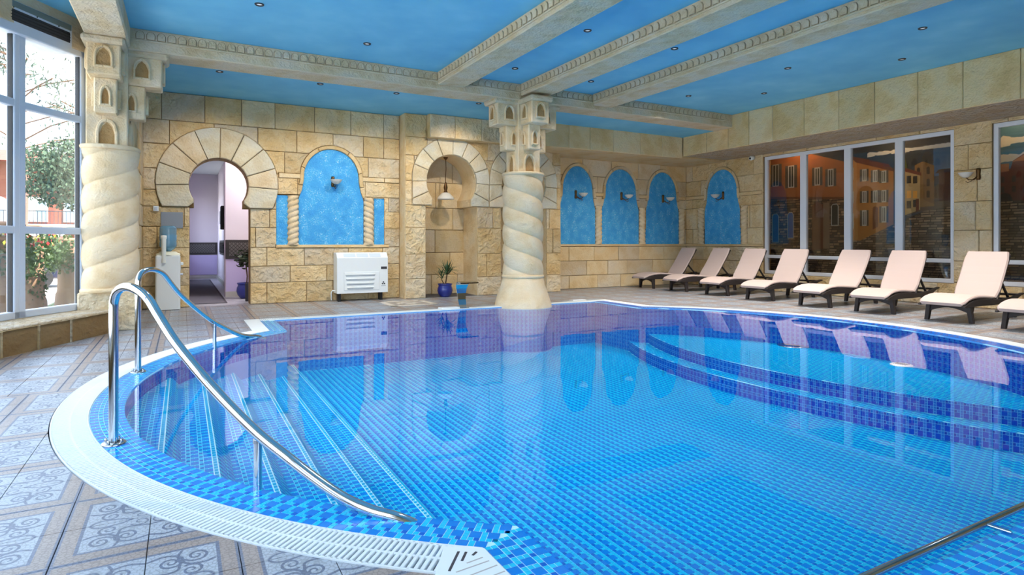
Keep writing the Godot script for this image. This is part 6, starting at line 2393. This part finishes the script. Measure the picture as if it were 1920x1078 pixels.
func pine(at: Vector3, h: float, label: String) -> void:
	var t := thing("pine_tree", label, "tree", at)
	var b := MB.new()
	b.tube(PackedVector3Array([Vector3.ZERO, Vector3(0.1, h * 0.4, 0), Vector3(-0.15, h * 0.75, 0), Vector3(0.05, h, 0)]), 0.2, 8, true, PackedFloat32Array([0.24, 0.18, 0.12, 0.03]))
	part(t, "trunk", b.mesh(), mat(0.42, 0.32, 0.28, 0.9))
	var br := MB.new()
	var tips := []
	for i in 22:
		var y := h * rng.randf_range(0.45, 0.97)
		var a := i * 2.4
		var l := (h - y) * 0.45 + 0.7
		var e := Vector3(cos(a) * l, y + l * 0.30, sin(a) * l)
		br.tube(PackedVector3Array([Vector3(0, y, 0), Vector3(cos(a) * l * 0.5, y + l * 0.2, sin(a) * l * 0.5), e]), 0.03, 5)
		tips.append(e)
		tips.append(e * 0.65 + Vector3(0, y * 0.35, 0))
	part(t, "branches", br.mesh(), M.bark)
	var m := mat(0.20, 0.27, 0.22, 0.8)
	var nb := MB.new()
	nb.quad(Vector3(0, 0, -0.5), Vector3(0.12, 0, 0), Vector3(0, 0, 0.5), Vector3(-0.12, 0, 0), Vector3.UP)
	var pl := []
	for e in tips:
		for i in 38:
			var d := Vector3(rng.randfn(), rng.randfn() * 0.5, rng.randfn()) * 0.32
			pl.append(Transform3D(Basis.from_euler(Vector3(rng.randf() * TAU, rng.randf() * TAU, rng.randf() * TAU)) * Basis.from_scale(Vector3.ONE * rng.randf_range(0.12, 0.30)), e + d))
	many(t, "needles", nb.mesh(), m, pl)


func car() -> void:
	var o := thing("parked_car", "dark blue car parked on the road beyond the pergola", "car", P(-5.3, -0.29, 24.0), 0.2)
	var body := mat(0.07, 0.09, 0.20, 0.25)
	var b := MB.new()
	b.prism(PackedVector2Array([Vector2(-2.1, 0.28), Vector2(2.1, 0.28), Vector2(2.15, 0.62), Vector2(1.3, 0.86), Vector2(-1.9, 0.90), Vector2(-2.15, 0.7)]), -0.82, 0.82, 0.06, Transform3D(), true)
	part(o, "body", b.mesh(), body)
	var c := MB.new()
	c.prism(PackedVector2Array([Vector2(-1.75, 0.88), Vector2(1.05, 0.86), Vector2(0.35, 1.36), Vector2(-1.2, 1.40)]), -0.68, 0.68, 0.08, Transform3D(), true)
	part(o, "cabin", c.mesh(), mat(0.05, 0.06, 0.08, 0.1))
	var w := MB.new()
	w.lathe(PackedVector2Array([Vector2(0.0, -0.1), Vector2(0.30, -0.1), Vector2(0.32, -0.06), Vector2(0.32, 0.06), Vector2(0.30, 0.1), Vector2(0.0, 0.1)]), 18, Transform3D(Basis(Vector3(1, 0, 0), PI / 2), Vector3.ZERO))
	for x in [-1.3, 1.3]:
		for z in [-0.78, 0.78]:
			part(o, "wheel", w.mesh(), M.black, Vector3(x, 0.32, z))


func building() -> void:
	var o := thing("house", "salmon house with arched white windows and red tiled roof outside", "building", P(-8.0, -0.3, 47.0), deg_to_rad(4))
	var wall := mat(0.50, 0.28, 0.22, 0.9)
	var trim := mat(0.62, 0.62, 0.62, 0.6)
	part(o, "wall", bx(Vector3(30, 6.4, 8), 0.05), wall, Vector3(0, 3.2, -4.0))
	var rf := MB.new()
	rf.prism(PackedVector2Array([Vector2(-0.9, 0.0), Vector2(4.0, 1.2), Vector2(9.0, 0.0)]), -15.6, 15.6, 0.0, Transform3D(Basis(Vector3(0, 0, -1), Vector3.UP, Vector3(1, 0, 0)), Vector3(0, 6.35, 0)), true)
	var roof := part(o, "roof", rf.mesh(), mat(0.55, 0.25, 0.20, 0.9))
	for x in [-9.5, -6.2, 4.5]:
		part(roof, "chimney", bx(Vector3(0.8, 1.6, 0.8), 0.05), mat(0.52, 0.20, 0.20, 0.9), Vector3(x, 7.5, -3.0))
	part(o, "string_course", bx(Vector3(30.2, 0.22, 0.3), 0.04), trim, Vector3(0, 2.35, 0.05))
	for k in 15:
		for fl in [2.7]:
			var x := -14.0 + 2.0 * k
			var w := MB.new()
			var p := PackedVector2Array([Vector2(-0.62, 0), Vector2(0.62, 0)])
			p.append_array(arc(0, 1.25, 0.62, 0, 180, 10, 0.32))
			w.prism(p, 0.0, 0.08, 0.02)
			var wn := part(o, "window", w.mesh(), trim, Vector3(x, fl, 0))
			for s in [-1.0, 1.0]:
				part(wn, "pane", bx(Vector3(0.46, 1.15, 0.02)), mat(0.45, 0.56, 0.66, 0.1) if (k + int(s)) % 3 else mat(0.75, 0.78, 0.78, 0.5), Vector3(0.27 * s, 0.68, 0.085))
	var rail := MB.new()
	for i in 120:
		rail.box(T(Vector3(-12.0 + 0.2 * i, 2.95, 1.0)), Vector3(0.03, 0.8, 0.03))
	for y in [2.55, 3.35]:
		rail.box(T(Vector3(0, y, 1.0)), Vector3(24, 0.05, 0.05))
	var bal := part(o, "balcony", bx(Vector3(24.2, 0.18, 1.3), 0.03), trim, Vector3(0, 2.45, 0.6))
	var rl := part(bal, "railing", rail.mesh(), M.dark)
	rl.position = Vector3(0, -2.45, -0.6)
	var ac := part(o, "air_conditioner", bx(Vector3(0.9, 0.62, 0.32), 0.03), M.white, Vector3(6.4, 3.9, 0.2))
	var fn := MB.new()
	fn.lathe(PackedVector2Array([Vector2(0, 0.0), Vector2(0.24, 0.0), Vector2(0.25, -0.02)]), 18, Transform3D(Basis(Vector3(1, 0, 0), PI / 2), Vector3(-0.12, 0, 0.17)))
	part(ac, "fan_grille", fn.mesh(), M.dark)
